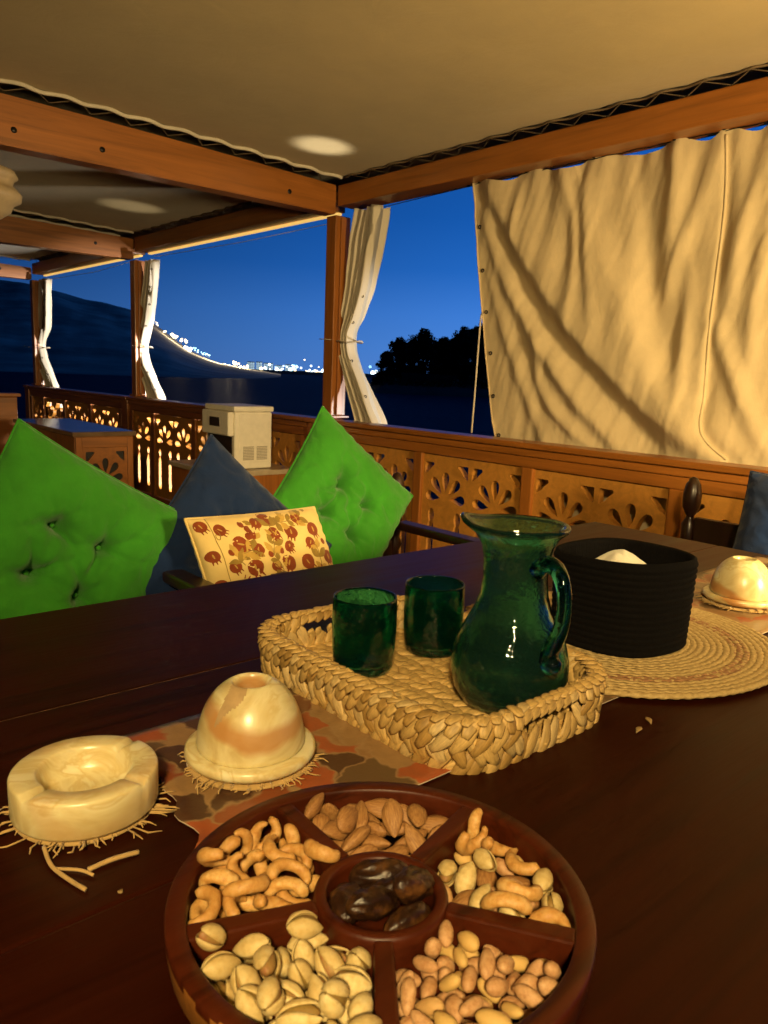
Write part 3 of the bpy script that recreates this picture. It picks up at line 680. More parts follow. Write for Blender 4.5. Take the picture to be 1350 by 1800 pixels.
# ---------------------------------------------------------------- embroidered pillow
M_cream = fabric('cream_cotton', (.78, .58, .22), .85, 1100, .06, .3)
M_pom = fabric('pomegranate_thread', (.24, .048, .010), .8, 1400, .3, .5, 0, 40); M_olive = fabric('olive_thread', (.30, .19, .035), .8, 1400, .3, .5, 0, 40); M_gold = fabric('gold_thread', (.52, .33, .07), .8, 1400, .2, .5, 0, 40)
c = Vector((1.028, 1.585, .626)); u = Vector((.195, .012, -.004)); v = Vector((-.016, .055, .130))
pil, psurf, pn = cushion('cream pillow embroidered with red pomegranates and olive leaves', c, u, v, .055, M_cream, [], 21, 'embroidered pillow', 'embroidered_pillow', 48, True, .42, .03)
asp = u.length/v.length
def stitch(name, polys, mat, off=.0012, parent=None):
    V = []; F = []
    for poly in polys:
        n0 = len(poly); cx = sum(p[0] for p in poly)/n0; cy = sum(p[1] for p in poly)/n0; k = len(V)
        for rr in (1.0, .5):
            for x, y in poly:
                q = psurf(max(-.985, min(.985, cx+(x-cx)*rr)), max(-.985, min(.985, cy+(y-cy)*rr)), 1); V.append(q+pn*(off if rr < 1 else off*.3))
        V.append(psurf(max(-.985, min(.985, cx)), max(-.985, min(.985, cy)), 1)+pn*off*1.2)
        for i in range(n0):
            j = (i+1) % n0; F.append((k+i, k+j, k+n0+j, k+n0+i)); F.append((k+n0+i, k+n0+j, k+2*n0))
    return mesh(name, V, F, mat, parent or pil)
def rotp(pts, x, y, a, s):
    ca, sa = math.cos(a), math.sin(a)
    return [(x+(p*ca-q*sa)*s/asp*1.0, y+(p*sa+q*ca)*s) for p, q in pts]
def circ(r, n=14, sx=1): return [(r*sx*math.cos(2*math.pi*k/n), r*math.sin(2*math.pi*k/n)) for k in range(n)]
def leafp(l=1, wd=.28, n=7): return [(l*k/n, wd*l*math.sin(math.pi*k/n)) for k in range(n+1)]+[(l*k/n, -wd*l*math.sin(math.pi*k/n)) for k in range(n-1, 0, -1)]
def pom(x, y, a, s):
    body = stitch('pomegranate_motif', [rotp(circ(1, 16, 1.08), x, y, a, s)]+[rotp([(p*.55+dx, q*.55-1.15) for p, q in [(-.28, .5), (.28, .5), (.1, -.55), (-.1, -.55)]], x, y, a+dx*.5, s) for dx in (-.35, 0, .35)], M_pom)
    stitch('pomegranate_seeds', [rotp([(p*.8, q) for p, q in circ(.52, 10, .38)], x, y, a, s)], M_gold, .0022, body)
for x, y, a, s in [(-.52,.42,1.3,.24),(-.60,-.32,2.6,.24),(-.42,-.02,.3,.24),(-.28,-.62,0,.26),(.02,.55,.4,.20),(.30,.55,-.3,.22),(.70,.55,.2,.23),(.10,-.02,-.5,.24),(.42,-.05,.5,.24),(.84,.0,.2,.22),(.82,-.55,.3,.22),(-.90,.82,.4,.17),(-.90,.28,.2,.17),(-.90,-.22,.3,.17),(-.91,-.68,.2,.17)]: pom(x, y, a, s*.60)
for x, y, a in [(-.68,.05,.5),(-.30,.30,-.4),(-.12,-.05,.8),(-.05,-.32,0),(.20,.28,.2),(.55,.30,-.6),(.26,-.42,.6),(.60,-.40,-.2),(.05,-.72,.3),(.50,-.75,0),(-.70,.72,.9),(-.18,.78,-.5),(.48,.80,.3)]: pom(x, y, a, .105)
for x0, y0, pts in [(-.14, -.42, [(-.02,-.1),(-.10,.15),(-.02,.42),(.0,.72)]), (.32,-.80,[(.26,-.55),(.42,-.38),(.60,-.30),(.66,.05),(.60,.3)]), (.30,-.78,[(.20,-.6),(.02,-.45),(-.10,-.42)]), (-.55,.05,[(-.62,.2),(-.5,.26),(-.36,.30)]), (.1,.8,[(.2,.75),(.42,.78),(.55,.82)])]:
    cp = catmull([(x0, y0, 0)]+[(p, q, 0) for p, q in pts], 7)
    line = [psurf(p.x, p.y, 1)+pn*.0006 for p in cp]; tube('stem_embroidery', line, .0011, M_olive, pil, 4)
    for k in range(3, len(cp)-1, 4):
        d = cp[k+1]-cp[k]; an = math.atan2(d.y, d.x*asp)
        for s in (-1, 1): stitch('leaf_motif', [rotp(leafp(), cp[k].x, cp[k].y, an+s*.85, .23+.05*math.sin(k))], M_gold if (k//4) % 2 else M_olive)
tube('stem_embroidery', [psurf(-.80+.02*t, .95-1.9*t, 1)+pn*.0006 for t in np.linspace(0, 1, 24)], .0011, M_olive, pil, 4)
for x, y in [(-.05,-.86),(.08,-.78),(.17,-.72),(.26,-.70),(-.12,-.93),(.44,-.80),(.52,-.72),(.60,-.82),(.68,-.72),(-.68,.30),(-.30,.62),(.62,-.18),(.58,-.45),(.52,.25),(-.15,.18),(.05,.22),(-.40,.78),(.82,.30)]:
    stitch('berry_motif', [rotp(circ(.065, 8), x, y, 0, 1)], M_pom, .001)
for x, y in [(-.76,.62),(.22,.28),(.28,-.28),(-.40,-.55)]: # curling tendrils
    tube('tendril_embroidery', [psurf(x+.05*t*math.cos(t*7)/1.2, y+.10*t*math.sin(t*7), 1)+pn*.0006 for t in np.linspace(.15, 1.1, 18)], .0010, M_olive, pil, 4)
for k in range(60):
    x, y = rng.uniform(-.72, .92), rng.uniform(-.9, .92); a_ = rng.uniform(0, 6.28)
    if all(math.hypot((x-px)*asp, y-py) > .30 for px, py in [(-.52,.42),(-.60,-.32),(-.42,-.02),(-.28,-.62),(.02,.55),(.30,.55),(.70,.55),(.10,-.02),(.42,-.05),(.84,.0),(.82,-.55)]):
        if k % 3: stitch('leaf_motif', [rotp(leafp(), x, y, a_, .17)], M_gold if k % 2 else M_olive)
        else: stitch('berry_motif', [rotp(circ(.075, 8), x+.04*math.cos(q), y+.09*math.sin(q), 0, 1) for q in (a_, a_+2.1, a_+4.2)], M_pom, .001)
stitch('cone_motif', [[(-.56,-.55),(-.42,-.55),(-.44,-.88),(-.49,-.97)]], M_olive)

# ---------------------------------------------------------------- appliance, cabinets, lamp
M_white = plain('white_plastic', (.86, .80, .66), .45, .05, 30, .05); M_black = plain('black_plastic', (.012, .012, .012), .35, .2, 30, 0); M_vent = plain('vent_grey', (.42, .37, .30), .6, .1, 40)
ap = thing('ice_machine', (2.21, 3.76, .572), 'white countertop appliance with a dark dispensing recess and vent grilles', 'appliance')
box('body', 2.11, 2.345, 3.62, 3.93, .575, .885, M_white, ap, .012, 3)
box('lid', 2.10, 2.35, 3.61, 3.935, .8855, .915, M_white, ap, .010, 3)
fh = box('front_head', 2.075, 2.112, 3.63, 3.92, .755, .8845, M_white, ap, .010, 3)
box('display', 2.0725, 2.0765, 3.72, 3.83, .80, .85, M_black, fh, .002)
box('dispensing_recess', 2.106, 2.1095, 3.645, 3.905, .60, .75, M_black, ap, .001)
sp_ = box('side_panel', 2.135, 2.325, 3.6165, 3.622, .61, .872, M_white, ap, .003)
for x0 in (2.16, 2.245):
    for k in range(9): box('vent_slat', x0, x0+.065, 3.612, 3.6168, .625+k*.0085, .630+k*.0085, M_vent, sp_, 0)
sb = thing('side_cabinet', (2.2, 3.85, 0), 'low wooden cabinet with a pale top under the white appliance', 'cabinet')
box('carcass', 2.0, 2.46, 3.56, 4.15, 0, .545, M_pine_z, sb, .004); box('top', 1.985, 2.475, 3.545, 4.165, .546, .573, plain('pale_marble', (.45, .36, .24), .2, .2, 12, 0), sb, .004)
cb = thing('stone_topped_cabinet', (1.64, 4.6, 0), 'wooden cabinet with a glossy top and carved front at left, behind the green cushion', 'cabinet')
box('carcass', 1.475, 1.80, 4.22, 5.25, 0, .715, M_pine_z, cb, .004)
box('top', 1.46, 1.815, 4.20, 5.27, .716, .742, plain('polished_stone', (.16, .10, .055), .16, .3, 14, 0, Specular_IOR_Level=.3), cb, .004)
box('front_frame', 1.478, 1.51, 4.205, 4.2195, .02, .71, M_pine_z, cb, .002); box('front_frame', 1.765, 1.797, 4.205, 4.2195, .02, .71, M_pine_z, cb, .002); box('front_frame', 1.511, 1.764, 4.205, 4.2195, .655, .71, M_pine_x, cb, .002)
hs = []
flower(0, .50, hs)
for dx in (-.085, .085): hs.append(keyhole(dx, .08, .44))
o = link('carved_panel', shape_curve('carved_panel', [(-.126, .02), (.126, .02), (.126, .654), (-.126, .654)], [[(max(-.12, min(.12, x*.78)), y*.92+.02) for x, y in h] for h in hs], .01), M_pine_z, cb, False)
o.matrix_local = Matrix.Translation(Vector((1.637, 4.212, 0))-cb.location) @ Matrix.Rotation(R(90), 4, 'X')
box('panel_backing', 1.515, 1.76, 4.2192, 4.2198, .03, .65, M_black, cb, 0)
fb = thing('far_bench', (1.3, 5.6, 0), 'dark wooden bench with a plain back at the far left edge', 'bench')
box('backrest', .7, 1.62, 5.72, 5.78, .40, .86, M_pine_x, fb, .006); box('top_rail', .68, 1.64, 5.70, 5.80, .861, .885, M_pine_x, fb, .005); box('seat', .7, 1.62, 5.25, 5.715, .38, .42, M_pine_x, fb, .006)
for x, y in ((.74, 5.3), (1.58, 5.3), (.74, 5.75), (1.58, 5.75)): box('leg', x-.03, x+.03, y-.03, y+.03, 0, .379, M_pine_z, fb, .004)
pl_ = thing('hanging_lamp', (1.13, 4.5, 1.80), 'cream tiered lamp hanging at the left edge below the near beam', 'lamp')
M_shade = plain('cream_shade', (.50, .34, .14), .6, .1, 20)
lathe('shade', [(.02, 2.085), (.12, 2.08), (.175, 2.06), (.19, 2.03), (.17, 2.015), (.16, 1.99), (.185, 1.97), (.205, 1.945), (.20, 1.915), (.165, 1.895), (.15, 1.86), (.10, 1.825), (.03, 1.81), (0, 1.81)], (1.13, 4.5), M_shade, pl_, 40)
tube('hanging_rod', [(1.13, 4.5, 2.08), (1.13, 4.5, 2.13)], .012, M_black, pl_)
# ---- tabletop
# <nutmesh>
def ring_solid(centers, rads, sides=12, squash=None, rough=0, seed=0):
    """closed solid along a path; rads (a,b) per station; ends pinched"""
    V = []; F = []; n = len(centers); C_ = [Vector(c) for c in centers]
    for i, c in enumerate(C_):
        d = (C_[min(i+1, n-1)]-C_[max(i-1, 0)]).normalized(); up = Vector((0, 0, 1)); s = up.cross(d).normalized()
        a, b_ = rads[i]
        for k in range(sides):
            t = 2*math.pi*k/sides; p = c+s*(a*math.cos(t))+up*(b_*math.sin(t))
            if rough: p = p+(p-c)*rough*noise.noise(p*160+Vector((seed*3.1, 0, 0)))
            V.append(p)
    for i in range(n-1):
        for k in range(sides): F.append((i*sides+k, i*sides+(k+1) % sides, (i+1)*sides+(k+1) % sides, (i+1)*sides+k))
    V += [C_[0], C_[-1]]; e = len(V)
    for k in range(sides): F.append((e-2, (k+1) % sides, k)); F.append((e-1, (n-1)*sides+k, (n-1)*sides+(k+1) % sides))
    return V, F
def almond_m(s=1, sd=0):
    L, Wd, T = .0315*s, .0092*s, .0056*s; n = 15; t = [(-math.cos(math.pi*(i+.35)/(n-.3))+1)/2 for i in range(n)]
    r = [math.sin(math.pi*x)**.62*(1-.38*x) for x in t]
    V, F = ring_solid([((x-.45)*L, .0006*math.sin(x*4+sd), 0) for x in t], [(Wd*q*1.12, T*q*1.12) for q in r], 20, rough=.05, seed=sd)
    out = []
    for v in V:
        g = .045*math.sin(math.atan2(v.z, v.y)*11+sd+v.x*120)+.035*math.sin(math.atan2(v.z, v.y)*7-v.x*200)
        out.append(Vector((v.x, v.y*(1+g), v.z*(1+g))))
    return out, F
def cashew_m(s=1, sd=0):
    n = 19; cs = []; rd = []; span = (232, 205, 180, 250)[sd % 4]
    for i in range(n):
        u = i/(n-1); a = R(-span/2+span*u); rr = .0102*s*(1+.18*u*(sd % 3-1)*.6)
        cs.append((rr*math.cos(a)*1.0-.004*s, rr*math.sin(a)*1.22, (.0016*math.sin(u*5+sd))*s))
        q = math.sin(math.pi*min(1, (u*.93+.035)))**.36*(1+.10*math.sin(u*9+sd)); k = 1.18-.42*u
        rd.append((.0046*s*q*k, .0054*s*q*k))
    return ring_solid(cs, rd, 16, rough=.20, seed=sd)
def peanut_m(s=1, sd=0):
    n = 13; L, Wd = .0188*s*(1+.08*math.sin(sd*2.1)), .0051*s*(1+.1*math.cos(sd*1.7)); t = [(-math.cos(math.pi*(i+.3)/(n-.4))+1)/2 for i in range(n)]
    r = [math.sin(math.pi*x)**.5*(1-.16*x+.07*math.sin(6*x+sd)) for x in t]
    V, F = ring_solid([((x-.5)*L, .0005*math.sin(3*x+sd), 0) for x in t], [(Wd*q*1.06, Wd*q) for q in r], 16, rough=.10, seed=sd)
    return [Vector((v.x, v.y*(1+.03*math.sin(math.atan2(v.z, v.y)*9+sd)), v.z*(1+.03*math.sin(math.atan2(v.z, v.y)*9+sd)))) for v in V], F
def pistachio_parts(s=1, gap=15):
    """two half shells hinged at the blunt end, and the kernel"""
    s = s*.90; L, Wd = .0265*s, .0078*s; parts = []
    for sg in (1, -1):
        n, m = 14, 11; V = []; F = []
        for lay in (1.0, .84):
            for i in range(n):
                x = i/(n-1); q = max(.02, math.sin(math.pi*(x*.985+.0075))**.62*(1.14-.32*x))
                for k in range(m):
                    a = math.pi*k/(m-1); g = 1+.03*math.sin(a*6+x*5)*lay
                    V.append(Vector((x*L, Wd*q*math.cos(a)*lay*g, Wd*q*math.sin(a)*lay*g*sg*.92)))
        N = n*m
        for i in range(n-1):
            for k in range(m-1):
                a, b_, c, d = i*m+k, i*m+k+1, (i+1)*m+k+1, (i+1)*m+k
                F.append((a, b_, c, d)); F.append((N+d, N+c, N+b_, N+a))
            F.append((i*m, (i+1)*m, N+(i+1)*m, N+i*m)); F.append((i*m+m-1, N+i*m+m-1, N+(i+1)*m+m-1, (i+1)*m+m-1))
        g = Matrix.Rotation(R(-gap/2*sg), 3, 'Y'); V = [g @ v+Vector((-L/2, 0, .0002*sg)) for v in V]
        parts.append((V, F))
    n = 11; t = [(-math.cos(math.pi*(i+.3)/(n-.4))+1)/2 for i in range(n)]
    ker = ring_solid([((x-.5)*L*.88, 0, 0) for x in t], [(Wd*.76*math.sin(math.pi*x)**.5, Wd*.80*math.sin(math.pi*x)**.5) for x in t], 14, rough=.16, seed=gap)
    return join(parts), ker
def date_m(s=1, sd=0):
    n = 25; L, Wd = .040*s, .0112*s; t = [(-math.cos(math.pi*(i+.3)/(n-.4))+1)/2 for i in range(n)]
    V, F = ring_solid([((x-.5)*L, .0012*math.sin(3*x+sd), 0) for x in t], [(Wd*math.sin(math.pi*x)**.42*(1-.12*math.sin(4*x+sd)), Wd*.88*math.sin(math.pi*x)**.42) for x in t], 34)
    out = []
    for v in V:
        a = math.atan2(v.z, v.y); p = Vector((math.cos(a)*1.6+sd*5, math.sin(a)*1.6, v.x*55))
        g = 1-.42*abs(noise.noise(p*1.15))**.75+.20*noise.noise(p*.55)-.16*abs(noise.noise(p*2.6))+.10; out.append(Vector((v.x, v.y*g, v.z*g)))
    return out, F
# </nutmesh>
NUTS = [('al',51,515,428,58,5,1,100,-3),('al',51,907,368,88,77,63,-4,9),('al',51,242,1037,58,6,-51,86,2),('al',51,281,718,57,4,-85,53,1),('al',51,870,743,79,76,41,-13,-49),('al',51,467,915,62,93,-1,5,38),('al',51,459,631,81,32,72,-61,-5),('al',51,223,930,142,45,5,23,-86),('al',51,747,494,74,20,-8,30,93),('al',51,272,531,87,11,1,69,72),('al',51,734,685,68,53,-11,6,84),('al',51,476,279,73,94,32,0,-6),('al',51,279,411,97,72,65,-25,2),('al',51,392,1066,128,34,-44,-19,-81),('al',51,631,948,98,3,91,-31,-28),('al',51,558,721,95,17,-69,-56,43),('al',51,1024,492,76,37,-9,-27,88),('al',51,252,795,182,21,1,-96,-20),('al',51,892,601,166,5,40,-90,-13),('al',51,240,1069,246,55,80,18,17),('al',51,484,807,181,88,-23,-24,36),('al',51,733,812,170,38,-5,-24,89),('al',51,304,632,176,2,12,-39,-91),('al',51,678,353,117,22,-59,-68,-38),('al',51,311,747,265,85,46,14,20),('al',51,692,668,196,45,33,5,-83),('ca',123,-262,1017,172,44,42,62,49),('ca',123,-226,568,57,11,43,-88,14),('ca',123,-859,545,57,2,84,-52,19),('ca',123,-575,649,57,12,43,-88,15),('ca',123,-494,847,135,65,-18,-31,68),('ca',123,-343,840,104,10,-62,-16,76),('ca',123,-514,1000,147,13,-27,-62,72),('ca',123,-592,410,59,60,6,0,-80),('ca',123,-352,487,104,17,-8,98,11),('ca',123,-160,1147,106,58,-58,46,34),('ca',123,-152,790,61,94,4,-4,33),('ca',123,-693,859,118,27,-83,37,-31),('ca',123,-878,682,107,11,49,86,-13),('ca',123,-581,730,218,57,-1,67,47),('ca',123,-339,537,235,25,-87,-42,-11),('ca',123,-170,718,166,11,-96,-8,-24),('ca',123,-416,1066,177,67,73,-11,-4),('ca',123,-584,361,204,10,73,54,-40),('ca',123,-71,955,130,61,-24,63,-42),('ca',123,-688,530,287,18,64,-73,18),('ca',123,-745,536,176,21,-38,-90,6),('ca',123,-82,576,269,11,-5,-99,6),('ca',123,-949,578,232,7,-92,34,-17),('ca',123,-454,435,199,60,17,-66,41),('ca',123,-267,773,253,9,3,99,5),('ca',123,-728,857,329,1,43,83,-36),('ca',123,-770,769,227,50,16,-77,36),('pi',-165,-901,-147,77,36,43,-56,-61),('pi',-165,-765,-319,87,6,-13,98,-10),('pi',-165,-1110,-168,76,63,69,-14,-32),('pi',-165,-682,-502,88,72,4,-4,70),('pi',-165,-1009,-544,87,4,-40,-91,7),('pi',-165,-1050,242,77,5,4,71,-71),('pi',-165,-536,-417,77,57,49,54,38),('pi',-165,-779,-688,87,11,-71,69,-9),('pi',-165,-1008,-374,77,71,-70,12,-3),('pi',-165,-535,54,88,3,-96,28,1),('pi',-165,-948,67,77,47,-60,-38,53),('pi',-165,-1107,-230,213,77,-39,51,-5),('pi',-165,-1134,48,79,58,57,42,40),('pi',-165,-899,-654,197,69,43,38,44),('pi',-165,-923,-268,179,49,25,47,69),('pi',-165,-760,51,82,42,-75,-42,30),('pi',-165,-784,-417,207,75,-23,-47,41),('pi',-165,-429,-303,151,85,2,51,14),('pi',-165,-852,179,152,39,-35,-2,85),('pi',-165,-682,-627,219,2,-96,-27,8),('pi',-165,-802,-781,283,95,26,19,1),('pi',-165,-498,-130,91,67,50,-50,-23),('pi',-165,-754,-178,158,8,-83,6,55),('pi',-165,-960,-456,221,59,72,-34,-11),('pi',-165,-804,-552,307,12,89,16,-40),('pi',-165,-647,-57,129,53,-54,55,37),('pi',-165,-601,-448,228,37,-29,-60,65),('pi',-165,-1042,-59,184,78,22,46,-36),('pi',-165,-1091,133,198,66,-74,8,12),('pi',-165,-594,-239,175,9,74,-51,-43),('pi',-165,-884,-27,211,49,6,-37,-79),('pi',-165,-1080,268,288,36,7,-93,-4),('pi',-165,-1055,-330,307,28,89,36,2),('pi',-165,-565,64,242,71,-69,16,-2),('pe',-93,-306,-906,59,76,25,-15,-59),('pe',-93,260,-917,64,89,-27,-9,36),('pe',-93,225,-598,59,76,1,8,-65),('pe',-93,-12,-875,54,23,62,74,7),('pe',-93,-210,-486,55,20,58,79,5),('pe',-93,-47,-1165,53,1,18,-84,-51),('pe',-93,105,-1148,76,35,38,-85,-5),('pe',-93,30,-706,59,1,-85,-49,18),('pe',-93,-607,-949,65,75,25,9,61),('pe',-93,216,-781,55,21,79,58,-3),('pe',-93,-195,-961,57,46,47,59,46),('pe',-93,-246,-771,58,35,-12,0,93),('pe',-93,-56,-1023,60,20,-95,-18,18),('pe',-93,-226,-892,145,16,37,-85,-34),('pe',-93,-344,-648,57,93,32,17,3),('pe',-93,103,-853,58,55,57,-28,-55),('pe',-93,316,-711,72,67,53,5,-52),('pe',-93,-115,-757,57,46,6,34,82),('pe',-93,144,-676,73,46,42,75,21),('pe',-93,235,-1118,68,18,-30,-92,16),('pe',-93,-322,-1085,64,21,-87,-33,29),('pe',-93,-416,-761,61,98,12,3,-13),('pe',-93,-102,-925,124,42,-65,36,-52),('pe',-93,18,-1086,144,63,-29,1,-72),('pe',-93,-209,-660,106,83,-46,-6,29),('pe',-93,490,-973,60,27,-80,54,0),('pe',-93,127,-1002,54,24,96,-10,-14),('pe',-93,-496,-1027,55,15,76,-58,-26),('pe',-93,-90,-546,66,41,-38,66,-49),('pe',-93,-214,-1151,82,25,16,-86,42),('pe',-93,132,-505,64,17,64,-75,-4),('pe',-93,-246,-1049,139,70,61,-25,-27),('pe',-93,236,-858,157,2,-96,-16,25),('pe',-93,221,-1014,140,12,3,34,93),('pe',-93,-68,-664,98,47,-64,27,54),('pe',-93,-385,-1006,84,10,63,-65,41),('pe',-93,-341,-1119,181,27,-5,94,23),('pe',-93,82,-930,154,76,-62,15,10),('pe',-93,380,-826,69,0,31,69,65),('pe',-93,-290,-555,108,58,13,80,7),('pe',-93,-519,-847,96,55,37,-73,15),('pe',-93,6,-584,84,38,-14,-80,-44),('pe',-93,143,-1117,170,55,58,-35,-49),('pe',-93,-143,-761,180,52,-38,15,75),('pe',-93,370,-962,95,50,-30,59,56),('pe',-93,-116,-1130,156,37,-19,46,-78),('pe',-93,-420,-841,130,23,-60,-76,-10),('pe',-93,75,-641,151,60,62,39,31),('pe',-93,-189,-1125,237,82,28,-16,-48),('pe',-93,193,-589,163,35,67,62,20),('pe',-93,-383,-677,169,7,-38,84,38),('pe',-93,-11,-794,156,80,52,7,28),('pe',-93,350,-1058,58,29,12,39,87),('pe',-93,-5,-484,141,44,66,45,-40),('pe',-93,-316,-777,137,56,24,62,50),('pe',-93,-195,-970,210,0,-7,-66,-75),('pe',-93,123,-478,180,39,3,28,-88),('pe',-93,-366,-950,186,60,38,32,63),('pe',-93,406,-1065,164,22,88,12,-40),('pe',-93,-146,-570,172,52,-56,38,-53),('pe',-93,131,-793,178,10,-33,94,5),('pe',-93,290,-1132,162,59,74,14,-29),('al',-21,857,-158,58,3,-95,-32,1),('al',-21,555,-263,61,0,-2,-5,100),('al',-21,786,-826,63,96,-5,-3,28),('al',-21,879,-496,57,4,-99,11,3),('al',-21,963,-354,64,95,-5,9,-29),('pe',-21,549,-504,58,93,34,7,13),('pe',-21,754,-667,55,15,10,97,17),('pe',-21,902,85,55,6,88,-43,-20),('pe',-21,688,-403,56,68,22,36,60),('pe',-21,494,-127,55,4,-46,86,21),('pe',-21,850,-415,149,69,21,-24,-65),('pe',-21,1043,-170,60,26,-67,69,-6),('pe',-21,378,-367,64,9,-47,-77,43),('pe',-21,754,-560,127,23,38,88,16),('pe',-21,772,-321,64,22,29,49,79),('pe',-21,1151,-208,66,35,-61,64,-31),('pe',-21,822,-22,58,94,34,4,2),('pe',-21,1022,52,65,26,-76,-47,36),('pi',-21,649,24,87,30,-2,-2,-95),('pi',-21,851,-144,192,55,29,-38,-68),('pi',-21,560,-386,151,94,-30,-13,4),('pi',-21,1004,-537,168,98,-4,5,21),('pi',-21,890,-700,156,33,8,-81,-47),('pi',-21,617,-595,126,26,63,-34,-65),('pi',-21,688,-120,100,93,17,-27,18),('ca',-21,1072,-75,176,7,59,63,-49),('ca',-21,678,-824,186,4,-66,-36,-65),('ca',-21,733,-570,256,45,-5,1,-89),('ca',-21,512,-607,274,44,22,-83,28),('ca',-21,1088,-294,172,23,14,96,-11),('ca',-21,925,51,204,44,49,59,-47),('ca',-21,1112,177,176,16,15,-75,-63),('da',0,71,13,101,95,-28,1,-10),('da',0,-191,113,94,90,1,7,44),('da',0,4,-254,86,8,-1,-73,-68),('da',0,157,200,89,71,63,-26,-16),('da',0,-153,-85,192,7,-15,-59,-79),('da',0,146,-148,220,51,-82,9,26)]
# ---------------------------------------------------------------- dining table
TZ = .75
tb = thing('dining_table', (.4, .2, 0), 'long dark mahogany dining table in the foreground', 'table')
ye = [1.132, .796, .462, .128, -.206, -.54]
for y1, y0 in zip(ye[:-1], ye[1:]):
    box('table_board', -1.5, 1.745, y0+.0008, y1-.0008, .712, TZ, M_table, tb, .0022, 2)
box('seam_dust', -1.49, 1.735, .7945, .7975, .742, .7488, plain('seam_dust', (.20, .10, .05), .9, .5, 60, 0), tb, 0)
box('apron', -1.42, 1.66, 1.04, 1.065, .62, .711, M_table, tb, .003); box('apron', 1.64, 1.66, -.46, 1.039, .62, .711, M_table, tb, .003)
for x, y in ((1.60, 1.0), (-1.36, 1.0), (1.60, -.40), (-1.36, -.40)): turned('leg', x, y, 0, .711, M_table, tb, .045, False)

# ---------------------------------------------------------------- table runner (printed leaves on a woven ground)
b = NB('runner_print'); v0 = b.co((1, 1, 1))
dn = b.n('ShaderNodeTexNoise', {'Vector': v0, 'Scale': 26., 'Detail': 3.}).outputs[1]
dv = b.n('ShaderNodeVectorMath', {0: dn, 1: (.055, .055, 0)}, operation='MULTIPLY').outputs[0]
vv = b.n('ShaderNodeVectorMath', {0: v0, 1: dv}, operation='ADD').outputs[0]
vo = b.n('ShaderNodeTexVoronoi', {'Vector': vv, 'Scale': 21.}); sep = b.n('ShaderNodeSeparateColor', {'Color': vo.outputs['Color']})
colr = b.ramp(sep.outputs[0], [(0, (.30, .16, .06)), (.16, (.045, .016, .008)), (.30, (.27, .055, .012)), (.44, (.34, .20, .08)), (.58, (.10, .06, .025)), (.68, (.38, .08, .02)), (.80, (.42, .27, .12)), (.92, (.15, .045, .015))], 'CONSTANT')
vo2 = b.n('ShaderNodeTexVoronoi', {'Vector': vv, 'Scale': 21.}, feature='DISTANCE_TO_EDGE')
edge = b.ramp(vo2.outputs[0], [(.0, (1, 1, 1)), (.06, (0, 0, 0))])
colr = b.mix(edge, colr, (.36, .22, .10)); colr = b.mix(b.math('MULTIPLY', b.noise(v0, 90, 4), .6), colr, (.12, .06, .03))
b.P(Base_Color=colr, Roughness=.42, Coat_Weight=.3, Coat_Roughness=.2); b.bump(b.noise(v0, 300, 3), .3, .0006)
nx, ny = 120, 24; P = np.zeros((nx, ny, 3))
for i in range(nx):
    for j in range(ny):
        t = j/(ny-1); q = i/(nx-1); x0 = .238+.030*math.sin(t*2.6+.3)+.012*noise.noise(Vector((t*6, 0, 0))); x = x0+(1.70-x0)*q
        ya, yb = .446+.022*math.exp(-((x-.24)/.07)**2)*1.5+.003*noise.noise(Vector((x*9, 1, 0))), .688+.004*noise.noise(Vector((x*9, 5, 0)))
        z = TZ+.0016+.003*max(0, noise.noise(Vector((x*14, t*3, 2))))*math.exp(-((x-.25)/.12)**2)
        P[i, j] = (x, ya+(yb-ya)*t, z)
v, f = gridmesh(P); rn = mesh('table_runner', v, f, b.m, None, True, (.9, .57, TZ)); md = rn.modifiers.new('t', 'SOLIDIFY'); md.thickness = .0012; md.offset = 1
rn.data.materials.append(plain('runner_edge', (.6, .5, .36), .6, .1, 50, 0)); md.material_offset_rim = 1
tag(rn, 'rust and brown patterned runner along the table, under the woven tray', 'table runner')

# ---------------------------------------------------------------- onyx pieces on frayed jute coasters
def onyx(name, seed, vein=.5):
    b = NB(name); v = b.co((1, 1, 1), loc=(seed*.37, seed*.21, seed*.11), rot=(.5+seed, .9, .3))
    n1 = b.noise(v, 19, 4, .5, 1.1); n2 = b.noise(v, 110, 4, .6); wv = b.n('ShaderNodeTexWave', {'Vector': v, 'Scale': 4.6, 'Distortion': 4.0, 'Detail': 3., 'Detail Scale': 1.4}, bands_direction='DIAGONAL').outputs[1]
    c = b.ramp(n1, [(.32, (.50, .37, .15)), (.42, (.62, .51, .25)), (.50, (.70, .61, .34)), (.56, (.58, .45, .19)), (.60, (.72, .65, .40)), (.70, (.76, .71, .48))])
    c = b.mix(b.math('MULTIPLY', n2, .25), c, (.72, .64, .40))
    c = b.mix(b.math('MULTIPLY', b.ramp(wv, [(.84, (0, 0, 0)), (.97, (1, 1, 1))]), vein), c, (.42, .16, .035))
    b.P(Base_Color=c, Roughness=.28, Subsurface_Weight=.3, Subsurface_Radius=(1, .75, .4), Subsurface_Scale=.012)
    return b.m
M_jute = fabric('jute_fibre', (.46, .30, .11), .9, 900, .3, .4, 0, 60)
